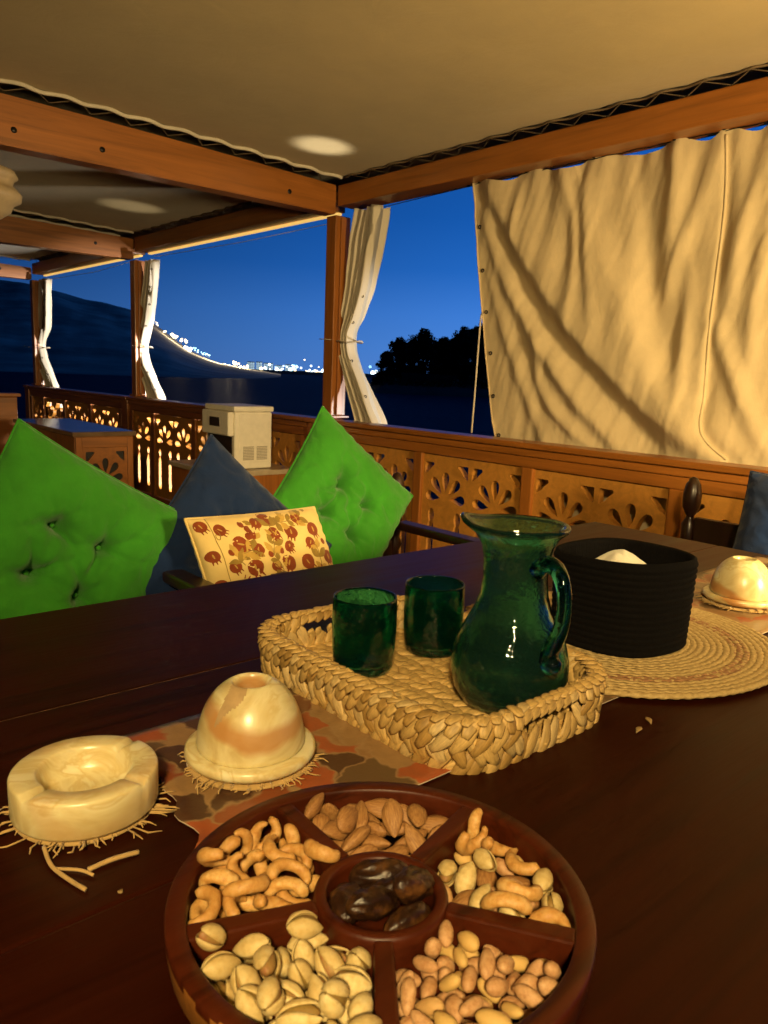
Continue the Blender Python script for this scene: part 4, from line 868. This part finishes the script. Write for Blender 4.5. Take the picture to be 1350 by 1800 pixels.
def coaster(cx, cy, r, z, label, seed, group='frayed jute coasters', nf=120, rag=.022):
    rs = np.random.default_rng(seed); t = thing('jute_coaster', (cx, cy, z), label, 'coaster', group)
    lathe('weave', [(0, z+.0045), (r*.5, z+.005), (r, z+.004), (r+.002, z+.002), (r, z+.0006), (0, z+.0006)], (cx, cy), M_jute, t, 48)
    ms = []
    for k in range(nf):
        a = rs.uniform(0, 2*math.pi); l = rag*rs.uniform(.12, 1.0)**1.3*(1+.9*max(0, noise.noise(Vector((math.cos(a)*2+seed, math.sin(a)*2, seed)))*2.2)); da = rs.uniform(-.5, .5); zz = z+rs.uniform(.0015, .005)
        p0 = (cx+(r-.006)*math.cos(a), cy+(r-.006)*math.sin(a), zz); p1 = (cx+(r+l*.5)*math.cos(a)+.2*l*math.cos(a+da), cy+(r+l*.5)*math.sin(a)+.2*l*math.sin(a+da), zz+rs.uniform(-.001, .002)); p2 = (cx+r*math.cos(a)+l*math.cos(a+da), cy+r*math.sin(a)+l*math.sin(a+da), max(z+.0012, zz-.002+rs.uniform(-.001, .003)))
        ms.append(tubemesh([p0, p1, p2], [.0009, .0008, .0004], 4))
    v, f = join(ms); o = mesh('fringe', v, f, M_jute, t); o['kind'] = 'stuff'
coaster(.206, .588, .053, TZ, 'frayed jute coaster under the round onyx ashtray', 1, rag=.017)
coaster(.352, .572, .056, TZ+.0035, 'frayed jute coaster under the near onyx dome', 2, rag=.012)
coaster(1.289, .541, .058, TZ+.0035, 'frayed jute coaster under the far onyx dome at right', 3, rag=.012)
coaster(1.437, .514, .056, TZ+.0035, 'frayed jute coaster under the onyx dome at the right edge', 4, rag=.012)
def ash(P, t):
    for i, a in enumerate(t):
        for a0 in (R(200), R(25), R(300)):
            d = abs((a-a0+math.pi) % (2*math.pi)-math.pi); g = .0045*math.exp(-(d/.055)**2)
            for j in range(P.shape[1]):
                if P[i, j, 2] > .783: P[i, j, 2] -= g*(1 if P[i, j, 2] > .785 else .5)
        P[i, :, 0:2] += .0006*noise.noise(Vector((math.cos(a)*1.4, math.sin(a)*1.4, 2)))
    return P
z = TZ+.0055
at = lathe('onyx_ashtray', [(0, z), (.054, z), (.0563, z+.001), (.057, z+.003), (.0572, z+.029), (.0565, z+.0308), (.0550, z+.0316), (.0385, z+.0316), (.0368, z+.0306), (.0358, z+.027), (.034, z+.014), (.030, z+.0105), (.015, z+.010), (0, z+.010)], (.206, .588), onyx('ashtray_onyx', 1, .25), None, 96, ash, (.206, .588, z))
tag(at, 'round pale onyx ashtray at the left edge of the table', 'ashtray')
def onyx_dome(cx, cy, label, seed, z=TZ+.009, s=1.0, notch=True):
    t = thing('onyx_dome', (cx, cy, z), label, 'candle holder', 'onyx dome candle holders'); m = onyx('dome_onyx', seed, .7)
    lathe('saucer', [(0, z), (.050*s, z), (.057*s, z+.002), (.060*s, z+.006), (.0595*s, z+.0105), (.057*s, z+.0125), (.044*s, z+.0105), (0, z+.0105)], (cx, cy), m, t, 64)
    pr = []
    for k in range(26):
        a = R(2)+R(68)*k/25; pr.append((.0495*s*math.cos(a)**.86, z+.0115+.063*s*math.sin(a)/math.sin(R(78))))
    r1, z1 = pr[-1]; pr += [(r1*.93, z1+.0004), (r1*.84, z1-.0012), (r1*.80, z1-.006), (r1*.86, z1-.02), (.036*s, z+.02)]
    pr = [(.0475*s, z+.0112)]+pr
    o = lathe('dome', pr, (cx, cy), m, t, 120)
    if notch: # brown inclusion in the stone running down from the mouth
        o.data.materials.append(plain('onyx_inclusion', (.40, .27, .13), .45, .2, 60, .2))
        poly = [(-.42, .93), (-.30, .99), (.38, 1.0), (.30, .84), (.06, .70), (-.16, .50), (-.20, .42), (-.16, .66), (-.22, .84)]
        inside = lambda x, y: sum(((y1 > y) != (y2 > y)) and (x < (x2-x1)*(y-y1)/(y2-y1)+x1) for (x1, y1), (x2, y2) in zip(poly, poly[1:]+poly[:1])) % 2
        for p in o.data.polygons:
            q = p.center; az = math.atan2(q.y, q.x); zz = (q.z-.0115)/.066
            da = (az-R(205)+math.pi) % (2*math.pi)-math.pi
            if math.hypot(q.x, q.y) > .017*s and inside(da/1.25, zz+.012*math.sin(az*17)): p.material_index = 1
    return t
onyx_dome(.352, .572, 'banded onyx dome candle holder with a brown streak beside its mouth, near the ashtray', 2)
onyx_dome(1.289, .541, 'onyx dome candle holder with pale swirls at right, beyond the round placemat', 5, notch=False)
onyx_dome(1.437, .514, 'onyx dome candle holder cut off by the right edge', 7, notch=False)

# ---------------------------------------------------------------- woven tray
M_hy = []
for k, c_ in enumerate([(.58, .38, .13), (.42, .25, .07), (.66, .47, .20)]):
    b = NB('water_hyacinth'); v = b.co((8, 60, 60)); n1 = b.noise(v, 6, 5, .6); oi = b.n('ShaderNodeObjectInfo').outputs['Random']
    cc = b.ramp(n1, [(.25, tuple(x*.45 for x in c_)), (.5, c_), (.75, tuple(min(1, x*1.35) for x in c_))])
    cc = b.mix(b.math('MULTIPLY', oi, .45), cc, tuple(x*.5 for x in c_)); b.P(Base_Color=cc, Roughness=.55); b.bump(n1, .5, .0015); M_hy.append(b.m)
def strand_mesh(L, W_, T, bend, seed):
    n = 7; t = [(i+.0)/(n-1) for i in range(n)]
    V, F = ring_solid([((x-.5)*L, bend*L*math.sin(math.pi*x), T*.9*math.sin(math.pi*x)) for x in t], [(W_*(.55+.45*math.sin(math.pi*x)), T*(.6+.4*math.sin(math.pi*x))) for x in t], 8, rough=.22, seed=seed)
    return V, F
wt = thing('woven_tray', (.604, .606, TZ), 'rectangular braided water hyacinth tray holding the green glassware', 'tray')
TCX, TCY, HX, HY, CR = .604, .606, .127, .181, .062
def rrect(s, inset=0.0):
    """point and outward normal at arclength s on the rounded rectangle"""
    hx, hy, r = HX-inset, HY-inset, CR-inset
    segs = [('l', (hx, -hy+r), (0, 1), 2*(hy-r)), ('a', (hx-r, hy-r), 0, math.pi*r/2), ('l', (hx-r, hy), (-1, 0), 2*(hx-r)), ('a', (-hx+r, hy-r), math.pi/2, math.pi*r/2), ('l', (-hx, hy-r), (0, -1), 2*(hy-r)), ('a', (-hx+r, -hy+r), math.pi, math.pi*r/2), ('l', (-hx+r, -hy), (1, 0), 2*(hx-r)), ('a', (hx-r, -hy+r), 1.5*math.pi, math.pi*r/2)]
    tot = sum(q[3] for q in segs); s = s % tot
    for k, p, d, l in segs:
        if s <= l:
            if k == 'l': return Vector((p[0]+d[0]*s, p[1]+d[1]*s)), Vector((d[1], -d[0])), tot
            a = d+s/r; return Vector((p[0]+r*math.cos(a), p[1]+r*math.sin(a))), Vector((math.cos(a), math.sin(a))), tot
        s -= l
def strand_mat(p, nrm, tang, slant):
    """matrix: local x along strand, z outward"""
    zax = nrm.normalized(); xax = (tang*math.cos(slant)+zax.cross(tang)*math.sin(slant)).normalized(); yax = zax.cross(xax)
    return Matrix(((xax.x, yax.x, zax.x, p.x), (xax.y, yax.y, zax.y, p.y), (xax.z, yax.z, zax.z, p.z), (0, 0, 0, 1)))
strands = []   # (matrix, kind, priority)
CAMV = Vector((0, 0, 1.11)); PER = rrect(0)[2]
def handle_gap(p): return abs(p.x) < .048 and abs(p.y) > HY-.02
def add_strand(M_, kind):
    p = M_.translation; face = (M_.to_3x3() @ Vector((0, 0, 1))).dot((CAMV-p).normalized()); strands.append((M_, kind, max(0, face)/((CAMV-p).length**2)))
for side, inset in ((1, 0.0), (-1, .011)):
    for row in range(3):
        n = int(PER/.0170)
        for k in range(n):
            s = (k+.5*(row % 2))*PER/n; p, nr, _ = rrect(s, inset); tg = Vector((-nr.y, nr.x, 0))
            if handle_gap(p) and row > 0: continue
            flare = .0015*row
            q = Vector((TCX+p.x+nr.x*flare, TCY+p.y+nr.y*flare, TZ+.0100+row*.0134+rng.uniform(-.0012, .0012)))
            nn = Vector((nr.x*side, nr.y*side, .12)); add_strand(strand_mat(q, nn, tg, R(58 if row % 2 == 0 else 122)+rng.uniform(-.16, .16)), rng.integers(0, 3))
n = int(PER/.0125)
for k in range(n): # rim wrap
    p, nr, _ = rrect(k*PER/n, .005); tg = Vector((-nr.y, nr.x, 0)); hg = handle_gap(p)
    for sd, zz in ((.75, .0435), (-.75, .0435), (0, .0488)):
        nn = Vector((nr.x*sd, nr.y*sd, .66 if sd else 1)); q = Vector((TCX+p.x+nr.x*(.0055*sd+.004), TCY+p.y+nr.y*(.0055*sd+.004), TZ+zz+.002+rng.uniform(-.0006, .0006)))
        add_strand(strand_mat(q, nn, tg, R(28 if hg else 62)+rng.uniform(-.15, .15)), 3)
n = int(PER/.014)
for k in range(n): # foot
    p, nr, _ = rrect(k*PER/n, .001); tg = Vector((-nr.y, nr.x, 0)); add_strand(strand_mat(Vector((TCX+p.x, TCY+p.y, TZ+.0055)), Vector((nr.x, nr.y, .1)), tg, R(25)+rng.uniform(-.2, .2)), 3)
for r_ in range(17): # floor braids
    x = -HX+.014+(2*HX-.028)*r_/16
    for k in range(26):
        y = -HY+.012+(2*HY-.024)*k/25
        if max(abs(x)-HX+CR, 0)**2+max(abs(y)-HY+CR, 0)**2 > (CR-.010)**2: continue
        add_strand(strand_mat(Vector((TCX+x+rng.uniform(-.001, .001), TCY+y, TZ+.0062+rng.uniform(-.0005, .0005))), Vector((0, 0, 1)), Vector((0, 1, 0)), R(36 if r_ % 2 else -36)+rng.uniform(-.15, .15)), rng.integers(0, 3))
SM = [strand_mesh(.038, .0080, .0027, .07, 1), strand_mesh(.039, .0072, .0029, -.09, 2), strand_mesh(.035, .0088, .0025, .03, 3), strand_mesh(.023, .0070, .0020, .02, 4)]
SME = []
for k, (V, F) in enumerate(SM):
    for q in range(3):
        me = bpy.data.meshes.new('strand'); me.from_pydata([tuple(x) for x in V], [], F); me.materials.append(M_hy[q]); SME.append(me); me.polygons.foreach_set('use_smooth', [True]*len(me.polygons))
strands.sort(key=lambda q: -q[2]); acc = []
for i, (M_, kind, pr_) in enumerate(strands):
    if i < 290:
        o = bpy.data.objects.new('strand', SME[kind*3+int(rng.choice([0, 0, 1, 2]))]); COL.objects.link(o); o.parent = wt; o.matrix_local = Matrix.Translation(-wt.location) @ M_
    else: acc.append(([M_ @ Vector(x) for x in SM[kind][0]], SM[kind][1]))
v, f = join(acc); o = mesh('weave', v, f, M_hy[0], wt); o['kind'] = 'stuff'
box('tray_base', TCX-HX+.02, TCX+HX-.02, TCY-HY+.02, TCY+HY-.02, TZ+.0036, TZ+.0050, M_hy[1], wt, 0)
PB = TZ+.0105   # floor of the tray

# ---------------------------------------------------------------- green glass
def glass(name, col, dif):
    b = NB(name); v = b.co()
    n1 = b.noise(v, 55, 3); b.P(Base_Color=col, Roughness=.035, IOR=1.46, Transmission_Weight=1.0)
    nb = b.bump(b.math('ADD', n1, b.math('MULTIPLY', b.noise(v, 22, 4, .6, 1.0), 1.2)), .22, .005)
    d = b.n('ShaderNodeBsdfDiffuse', {'Color': (*dif, 1)}); mx = b.n('ShaderNodeMixShader', {0: .06, 1: b.p.outputs[0], 2: d.outputs[0]})
    b.t.links.new(mx.outputs[0], b.t.nodes['Material Output'].inputs[0]); return b.m
M_glass = glass('bottle_green_glass', (.07, .56, .42), (.006, .12, .08)); M_glass2 = glass('pitcher_green_glass', (.26, .68, .54), (.06, .23, .17))
def wob(P, t, amp=.0012, seed=0):
    for i, a in enumerate(t):
        for j in range(P.shape[1]):
            P[i, j, :2] += amp*noise.noise(Vector((math.cos(a)*1.3+seed, math.sin(a)*1.3, P[i, j, 2]*28)))
    return P
def tumbler(cx, cy, label, seed):
    z = PB; o = [(0, 0), (.030, 0), (.0345, .0025), (.0362, .008), (.0378, .03), (.0388, .055), (.0385, .078), (.0382, .088), (.0375, .0908), (.0362, .0905), (.0355, .088), (.0358, .06), (.0350, .03), (.0335, .014), (.029, .0085), (.015, .0095), (0, .010)]
    return tag(lathe('glass_tumbler', [(r, z+h) for r, h in o], (cx, cy), M_glass, None, 64, lambda P, t: wob(P, t, .0016, seed), (cx, cy, z)), label, 'tumbler', 'green glass tumblers')
tumbler(.569, .672, 'dark green glass tumbler standing at left in the woven tray', 1)
tumbler(.682, .668, 'dark green glass tumbler between the other tumbler and the pitcher', 4)
pc = thing('glass_pitcher', (.640, .507, PB), 'green blown glass pitcher with flared rim and curled handle', 'pitcher')
pr = [(0, .0), (.044, .0), (.054, .004), (.062, .016), (.0672, .036), (.0665, .055), (.061, .074), (.0515, .092), (.0430, .108), (.0385, .122), (.0365, .140), (.0370, .160), (.0400, .176), (.0460, .187), (.0535, .1925), (.0565, .195), (.0570, .1985), (.0545, .2005), (.0500, .1985), (.0425, .1885), (.0365, .176), (.0340, .160), (.0335, .140), (.0355, .122), (.0400, .108), (.0485, .092), (.058, .074), (.0635, .055), (.064, .036), (.058, .018), (.045, .010), (0, .009)]
def spout(P, t):
    d = Vector((-.55, .83))
    for i, a in enumerate(t):
        k = max(0, math.cos(a)*d.x+math.sin(a)*d.y)**10
        for j in range(P.shape[1]):
            h = (P[i, j, 2]-PB-.18)/.02
            if h > 0: P[i, j, 0] += d.x*.010*k*h; P[i, j, 1] += d.y*.010*k*h; P[i, j, 2] += .006*k*h
    return wob(P, t, .0022, 9)
body = lathe('body', [(r*.955, PB+h) for r, h in pr], (.640, .507), M_glass2, pc, 80, spout)
hd = Vector((-.24, -.971, 0)); M_glass3 = glass('handle_glass', (.05, .38, .36), (.003, .035, .04)); cx = Vector((.640, .507, PB))
hp = catmull([cx+hd*r+Vector((0, 0, h)) for r, h in ((.036, .156), (.048, .166), (.064, .166), (.076, .153), (.081, .132), (.079, .110), (.072, .092), (.065, .078), (.0635, .066))], 6)
tube('handle', hp, [.0075+.0022*abs(1-2*i/(len(hp)-1)) for i in range(len(hp))], M_glass3, pc, 14)
lathe('handle_curl', [(0, -.011), (.007, -.009), (.0105, -.003), (.0105, .003), (.007, .009), (0, .011)], (0, 0), M_glass3, None, 20).parent = pc
o = [c_ for c_ in pc.children if c_.name.startswith('handle_curl')][0]; o.data.transform(Matrix.Translation(hd*.069+Vector((0, 0, .066))))

# ---------------------------------------------------------------- placemat and basket
b = NB('seagrass_rope'); v = b.co(); n1 = b.noise(v, 220, 4); b.P(Base_Color=b.ramp(n1, [(.3, (.36, .24, .085)), (.7, (.60, .44, .19))]), Roughness=.8); b.bump(n1, .4, .0006); M_sea = b.m
M_seab = plain('brown_seagrass', (.33, .17, .075), .8, .35, 200)
pm = thing('round_placemat', (.945, .568, TZ), 'round coiled seagrass placemat with a brown stripe under the black basket', 'placemat')
def spiral(r0, r1, pitch, mat, name, cx, cy, z, rr=.0056, only=None):
    V = []; F = []; s = 0; a = (r0/pitch)*2*math.pi; tw = 0; sides = 9; st = 0
    while True:
        r = a/(2*math.pi)*pitch
        if r > r1: break
        ca, sa = math.cos(a), math.sin(a); ov = 1+.035*math.cos(2*a+.6)
        c = Vector((cx+r*ca*ov, cy+r*sa*ov, z+rr*.6+.0003*noise.noise(Vector((a*1.7, r*50, 0)))))
        for k in range(sides):
            t = 2*math.pi*k/sides; q = rr*(1+.16*math.cos(3*(t-tw))); V.append(c+Vector((ca, sa, 0))*(q*math.cos(t))+Vector((0, 0, q*.58*math.sin(t))))
        if st:
            k0 = len(V)-2*sides
            for k in range(sides): F.append((k0+k, k0+(k+1) % sides, k0+sides+(k+1) % sides, k0+sides+k))
        st += 1; d = .0032; a += d/max(r, .004); tw += d/.0075
    return mesh(name, V, F, mat, parent=pm)
PMZ = TZ+.0035
o = spiral(.006, .221, .0084, M_sea, 'coil', .945, .568, PMZ); o.data.materials.append(M_seab)
for p in o.data.polygons:
    r = math.hypot(p.center.x, p.center.y)
    if .160 < r < .178 and noise.noise(p.center*260) > -.12: p.material_index = 1
BKX, BKY, BKZ = .934, .553, PMZ+.0066
M_blk = plain('black_cotton_rope', (.0035, .003, .003), .95, .4, 300, .3, Specular_IOR_Level=.12)
bk = thing('black_basket', (BKX, BKY, BKZ), 'black crocheted oval basket standing on the round placemat', 'basket')
nu = 300; rows = 14; hb = .120
def bk_r(a, h): 
    n_ = 2.6; ca, sa = math.cos(a), math.sin(a); r = 1/((abs(ca)**n_+abs(sa)**n_)**(1/n_)); return r*(.079+.004*h/hb)*(1+.06*math.cos(2*(a-R(-35))))
P = []
for i in range(nu):
    a = 2*math.pi*i/nu; col = []
    for j in range(rows*6+1):
        h = hb*j/(rows*6); ph = (j % 6)/6; rw_ = j//6
        bump = .0022*abs(math.sin(math.pi*j/6))*(.65+.5*abs(math.sin(a*60+rw_*1.57+math.sin(math.pi*ph)*.8))); r = bk_r(a, h)+bump
        col.append((BKX+r*math.cos(a), BKY+r*math.sin(a), BKZ+h+.0012*math.sin(2*a)*h/hb))
    top = col[-1][2]
    for dr, dz in ((-.001, .0035), (-.004, .0052), (-.007, .0035)):
        r = bk_r(a, hb)+dr+.0008*abs(math.sin(a*60)); col.append((BKX+r*math.cos(a), BKY+r*math.sin(a), top+dz))
    for j in range(rows*3, -1, -1):
        h = hb*j/(rows*3); r = bk_r(a, h)-.008+.0015*abs(math.sin(math.pi*j/3+.5))*abs(math.sin(a*60)); col.append((BKX+r*math.cos(a), BKY+r*math.sin(a), BKZ+.004+h*.97))
    P.append(col)
v, f = gridmesh(np.array(P), True, False); mesh('wall', v, f, M_blk, bk)
lathe('base', [(0, BKZ+.006), (.05, BKZ+.006), (.076, BKZ+.005), (.075, BKZ+.0006), (0, BKZ+.0006)], (BKX, BKY), M_blk, bk, 48)
P = np.zeros((46, 46, 3))
for i in range(46):
    for j in range(46):
        x, y = (i/45-.5)*2, (j/45-.5)*2; rr_ = min(1, max(abs(x), abs(y))); q = math.hypot(x, y) or 1; k = max(abs(x), abs(y))/q
        X_, Y_ = x*k*.067, y*k*.067
        h = .108*max(0, 1-rr_**8)**.25+.016*noise.noise(Vector((x*1.6, y*1.6, 3)))+.014*abs(noise.noise(Vector((x*2.6+y, y*2-x, 7))))-.012*x
        P[i, j] = (BKX+X_, BKY+Y_, BKZ+.010+max(0, h)*(1-.25*rr_))
v, f = gridmesh(P); nk = mesh('napkin', v, f, fabric('white_napkin', (.86, .82, .66), .9, 1100, .03, .2), None, True, (BKX, BKY, BKZ)); tag(nk, 'crumpled white napkin inside the black basket', 'napkin')

# ---------------------------------------------------------------- sectioned nut tray
NX, NY, NF, NR = .302, .330, .7555, .7815
ntr = thing('nut_tray', (NX, NY, TZ), 'round dark wooden tray with five sections and a centre cup, full of nuts and dates', 'tray')
lathe('rim', [(.1150, TZ+.0006), (.1290, TZ+.003), (.1335, TZ+.010), (.1355, NR-.006), (.1356, NR-.0014), (.1346, NR), (.1240, NR), (.1230, NR-.0009), (.1226, NR-.003), (.1226, NF-.001)], (NX, NY), M_bowl, ntr, 128)
rim = [c_ for c_ in ntr.children if c_.name.startswith('rim')][0]; rim.data.materials.append(wood('acacia_orange', (.30, .115, .022), 'X', .4, .6, knots=False, scale=2.2))
for p in rim.data.polygons: # lighter orange streak low on the outside
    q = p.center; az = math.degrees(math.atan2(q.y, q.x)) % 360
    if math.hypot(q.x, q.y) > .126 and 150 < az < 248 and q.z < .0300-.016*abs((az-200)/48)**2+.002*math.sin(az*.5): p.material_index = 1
lathe('base', [(0, NF), (.1224, NF), (.1224, TZ+.0012), (0, TZ+.0012)], (NX, NY), M_bowl, ntr, 64)
lathe('centre_cup', [(.0438, NF+.0003), (.0438, NR-.0035), (.0428, NR-.0012), (.0412, NR-.0006), (.0368, NR-.0006), (.0355, NR-.002), (.035, NR-.005), (.035, NF+.0003)], (NX, NY), M_bowl, ntr, 72)
for k in range(5):
    a = R(87+72*k); ca, sa = math.cos(a), math.sin(a)
    box('divider', .0434, .1229, -.0058, .0058, NF+.0003, NR-.0011, M_bowl, ntr, .002, 2, warp=lambda p, ca=ca, sa=sa: Vector((NX+p.x*ca-p.y*sa*(1+max(0, (p.x-.11))*18), NY+p.x*sa+p.y*ca*(1+max(0, (p.x-.11))*18), p.z)))
def nutmat(name, lo, mid, hi, rough, sc=160, spot=None, coat=0, bump=.4):
    b = NB(name); v = b.co(); n1 = b.noise(v, sc, 5, .6); oi = b.n('ShaderNodeObjectInfo').outputs['Random']
    c = b.ramp(n1, [(.25, lo), (.5, mid), (.78, hi)]); c = b.mix(b.math('MULTIPLY', oi, .55), c, lo); c = b.mix(b.math('MULTIPLY', b.ramp(b.noise(v, 900, 3), [(.60, (0, 0, 0)), (.72, (1, 1, 1))]), .45), c, tuple(x*.45 for x in lo))
    if spot: c = b.mix(b.ramp(oi, [(.62, (0, 0, 0)), (.66, (1, 1, 1))]), c, spot)
    b.P(Base_Color=c, Roughness=rough, Coat_Weight=coat, Subsurface_Weight=.08, Subsurface_Radius=(1, .6, .3), Subsurface_Scale=.003); b.bump(b.noise(v, sc*3, 4), bump, .0008); return b.m
b = NB('almond_skin'); v = b.co((12, 90, 90)); n1 = b.noise(v, 9, 5, .6); oi = b.n('ShaderNodeObjectInfo').outputs['Random']
b.P(Base_Color=b.mix(b.math('MULTIPLY', oi, .35), b.ramp(n1, [(.3, (.20, .085, .022)), (.55, (.38, .19, .060)), (.8, (.52, .30, .11))]), (.30, .13, .04)), Roughness=.6); b.bump(n1, .6, .0012)
NM = {'al': b.m, 'ca': nutmat('cashew', (.40, .17, .035), (.62, .35, .10), (.76, .54, .24), .55, 210), 'pe': nutmat('peanut', (.34, .15, .055), (.54, .31, .14), (.66, .43, .24), .65, 260, spot=(.60, .39, .13)),
      'pi': nutmat('pistachio_shell', (.46, .31, .10), (.70, .54, .24), (.80, .68, .38), .6, 230), 'da': nutmat('date_skin', (.010, .004, .002), (.032, .011, .004), (.20, .08, .018), .36, 90, bump=1.0)}
M_ker = nutmat('pistachio_kernel', (.22, .16, .03), (.34, .20, .06), (.30, .10, .05), .6)
NN = {'al': 'almond', 'ca': 'cashew', 'pe': 'peanut', 'pi': 'pistachio', 'da': 'date'}
def me_of(name, VF, mat):
    me = bpy.data.meshes.new(name); me.from_pydata([tuple(x) for x in VF[0]], [], VF[1]); me.materials.append(mat); me.polygons.foreach_set('use_smooth', [True]*len(me.polygons)); return me
shells = [pistachio_parts(1, g) for g in (9, 15, 21)]
PIM = [(me_of('pistachio', a_, NM['pi']), me_of('kernel', k_, M_ker)) for a_, k_ in shells]
BASE = {k: [me_of(NN[k], fn(s_, q), NM[k]) for q in range(4)] for k, fn, s_ in (('al', almond_m, 1), ('ca', cashew_m, 1), ('pe', peanut_m, 1), ('da', date_m, .98))}
NL = {51: ('al', 'brown almond in the farthest section of the round tray'), 123: ('ca', 'pale curved cashew in the left section of the round tray'), -165: ('pi', 'open shelled pistachio in the near left section of the round tray'), -93: ('pe', 'tan peanut in the near right section of the round tray'), 0: ('da', 'glossy dark date in the centre cup of the round tray')}
for i, (k, a, x, y, z, qw, qx, qy, qz) in enumerate(NUTS):
    lb = NL[a][1] if a != -21 else {'al': 'brown almond', 'ca': 'curved cashew', 'pe': 'tan peanut', 'pi': 'pale pistachio'}[k]+' in the mixed section at the right of the round tray'
    if k == 'pi':
        me, km = PIM[i % 3]; o = bpy.data.objects.new('pistachio', me)
    else: me = BASE[k][i % 4]; o = bpy.data.objects.new(NN[k], me)
    COL.objects.link(o); q = Quaternion((qw, qx, qy, qz)).normalized()
    o.matrix_world = Matrix.Translation((NX+x*1e-4, NY+y*1e-4, NF+z*1e-4+(.009 if k == 'da' else 0))) @ q.to_matrix().to_4x4() @ Matrix.Diagonal((random.uniform(.92, 1.08), random.uniform(.93, 1.07), random.uniform(.93, 1.07), 1))
    tag(o, lb, NN[k], lb.replace('brown almond', 'almonds').replace('pale curved cashew', 'cashews').replace('curved cashew', 'cashews').replace('open shelled pistachio', 'pistachios').replace('pale pistachio', 'pistachios').replace('tan peanut', 'peanuts').replace('glossy dark date', 'dates'))
    if k == 'pi': c_ = bpy.data.objects.new('kernel', km); COL.objects.link(c_); c_.parent = o

# ---------------------------------------------------------------- crumbs and straw ends on the table
def straw(pts, r, label):
    tag(tube('straw_end', catmull([(x, y, TZ+.0018+h) for x, y, h in pts], 5), r, M_jute, None, 6), label, 'straw')
straw([(.160, .548, .003), (.158, .525, .001), (.163, .503, 0), (.168, .486, 0)], .0016, 'bent straw end lying in front of the ashtray')
straw([(.159, .522, 0), (.172, .508, .001), (.178, .498, 0)], .0012, 'short forked straw beside the bent straw end')
straw([(.177, .506, 0), (.195, .506, .001), (.214, .504, 0)], .0018, 'straight straw piece lying right of the bent straw end')
M_seed = plain('seed_husk', (.30, .20, .08), .5, .2, 90)
for x, y, a, lb in ((.742, .392, .9, 'pale seed husk on the bare table below the placemat'), (.712, .386, .2, 'second pale seed husk, nearer the woven tray corner')):
    V, F = ring_solid([((t-.5)*.015, 0, .0016*math.sin(math.pi*t)) for t in np.linspace(0, 1, 7)], [(.0034*math.sin(math.pi*max(.06, min(.94, t))), .0012) for t in np.linspace(0, 1, 7)], 8)
    m_ = Matrix.Translation((x, y, TZ+.0014)) @ Matrix.Rotation(a, 4, 'Z')
    tag(mesh('seed_husk', [m_ @ Vector(p) for p in V], F, M_seed), lb, 'seed husk')
for x, y, lb in ((.245, .468, 'tiny crumb on the table left of the nut tray'), (.186, .470, 'tiny crumb near the straw ends')):
    bm = bmesh.new(); bmesh.ops.create_icosphere(bm, subdivisions=1, radius=.0016, matrix=Matrix.Translation((x, y, TZ+.0014)))
    for q in bm.verts: q.co += Vector((rng.normal(), rng.normal(), 0))*.0004
    tag(bm_obj('crumb', bm, M_seed), lb, 'crumb')
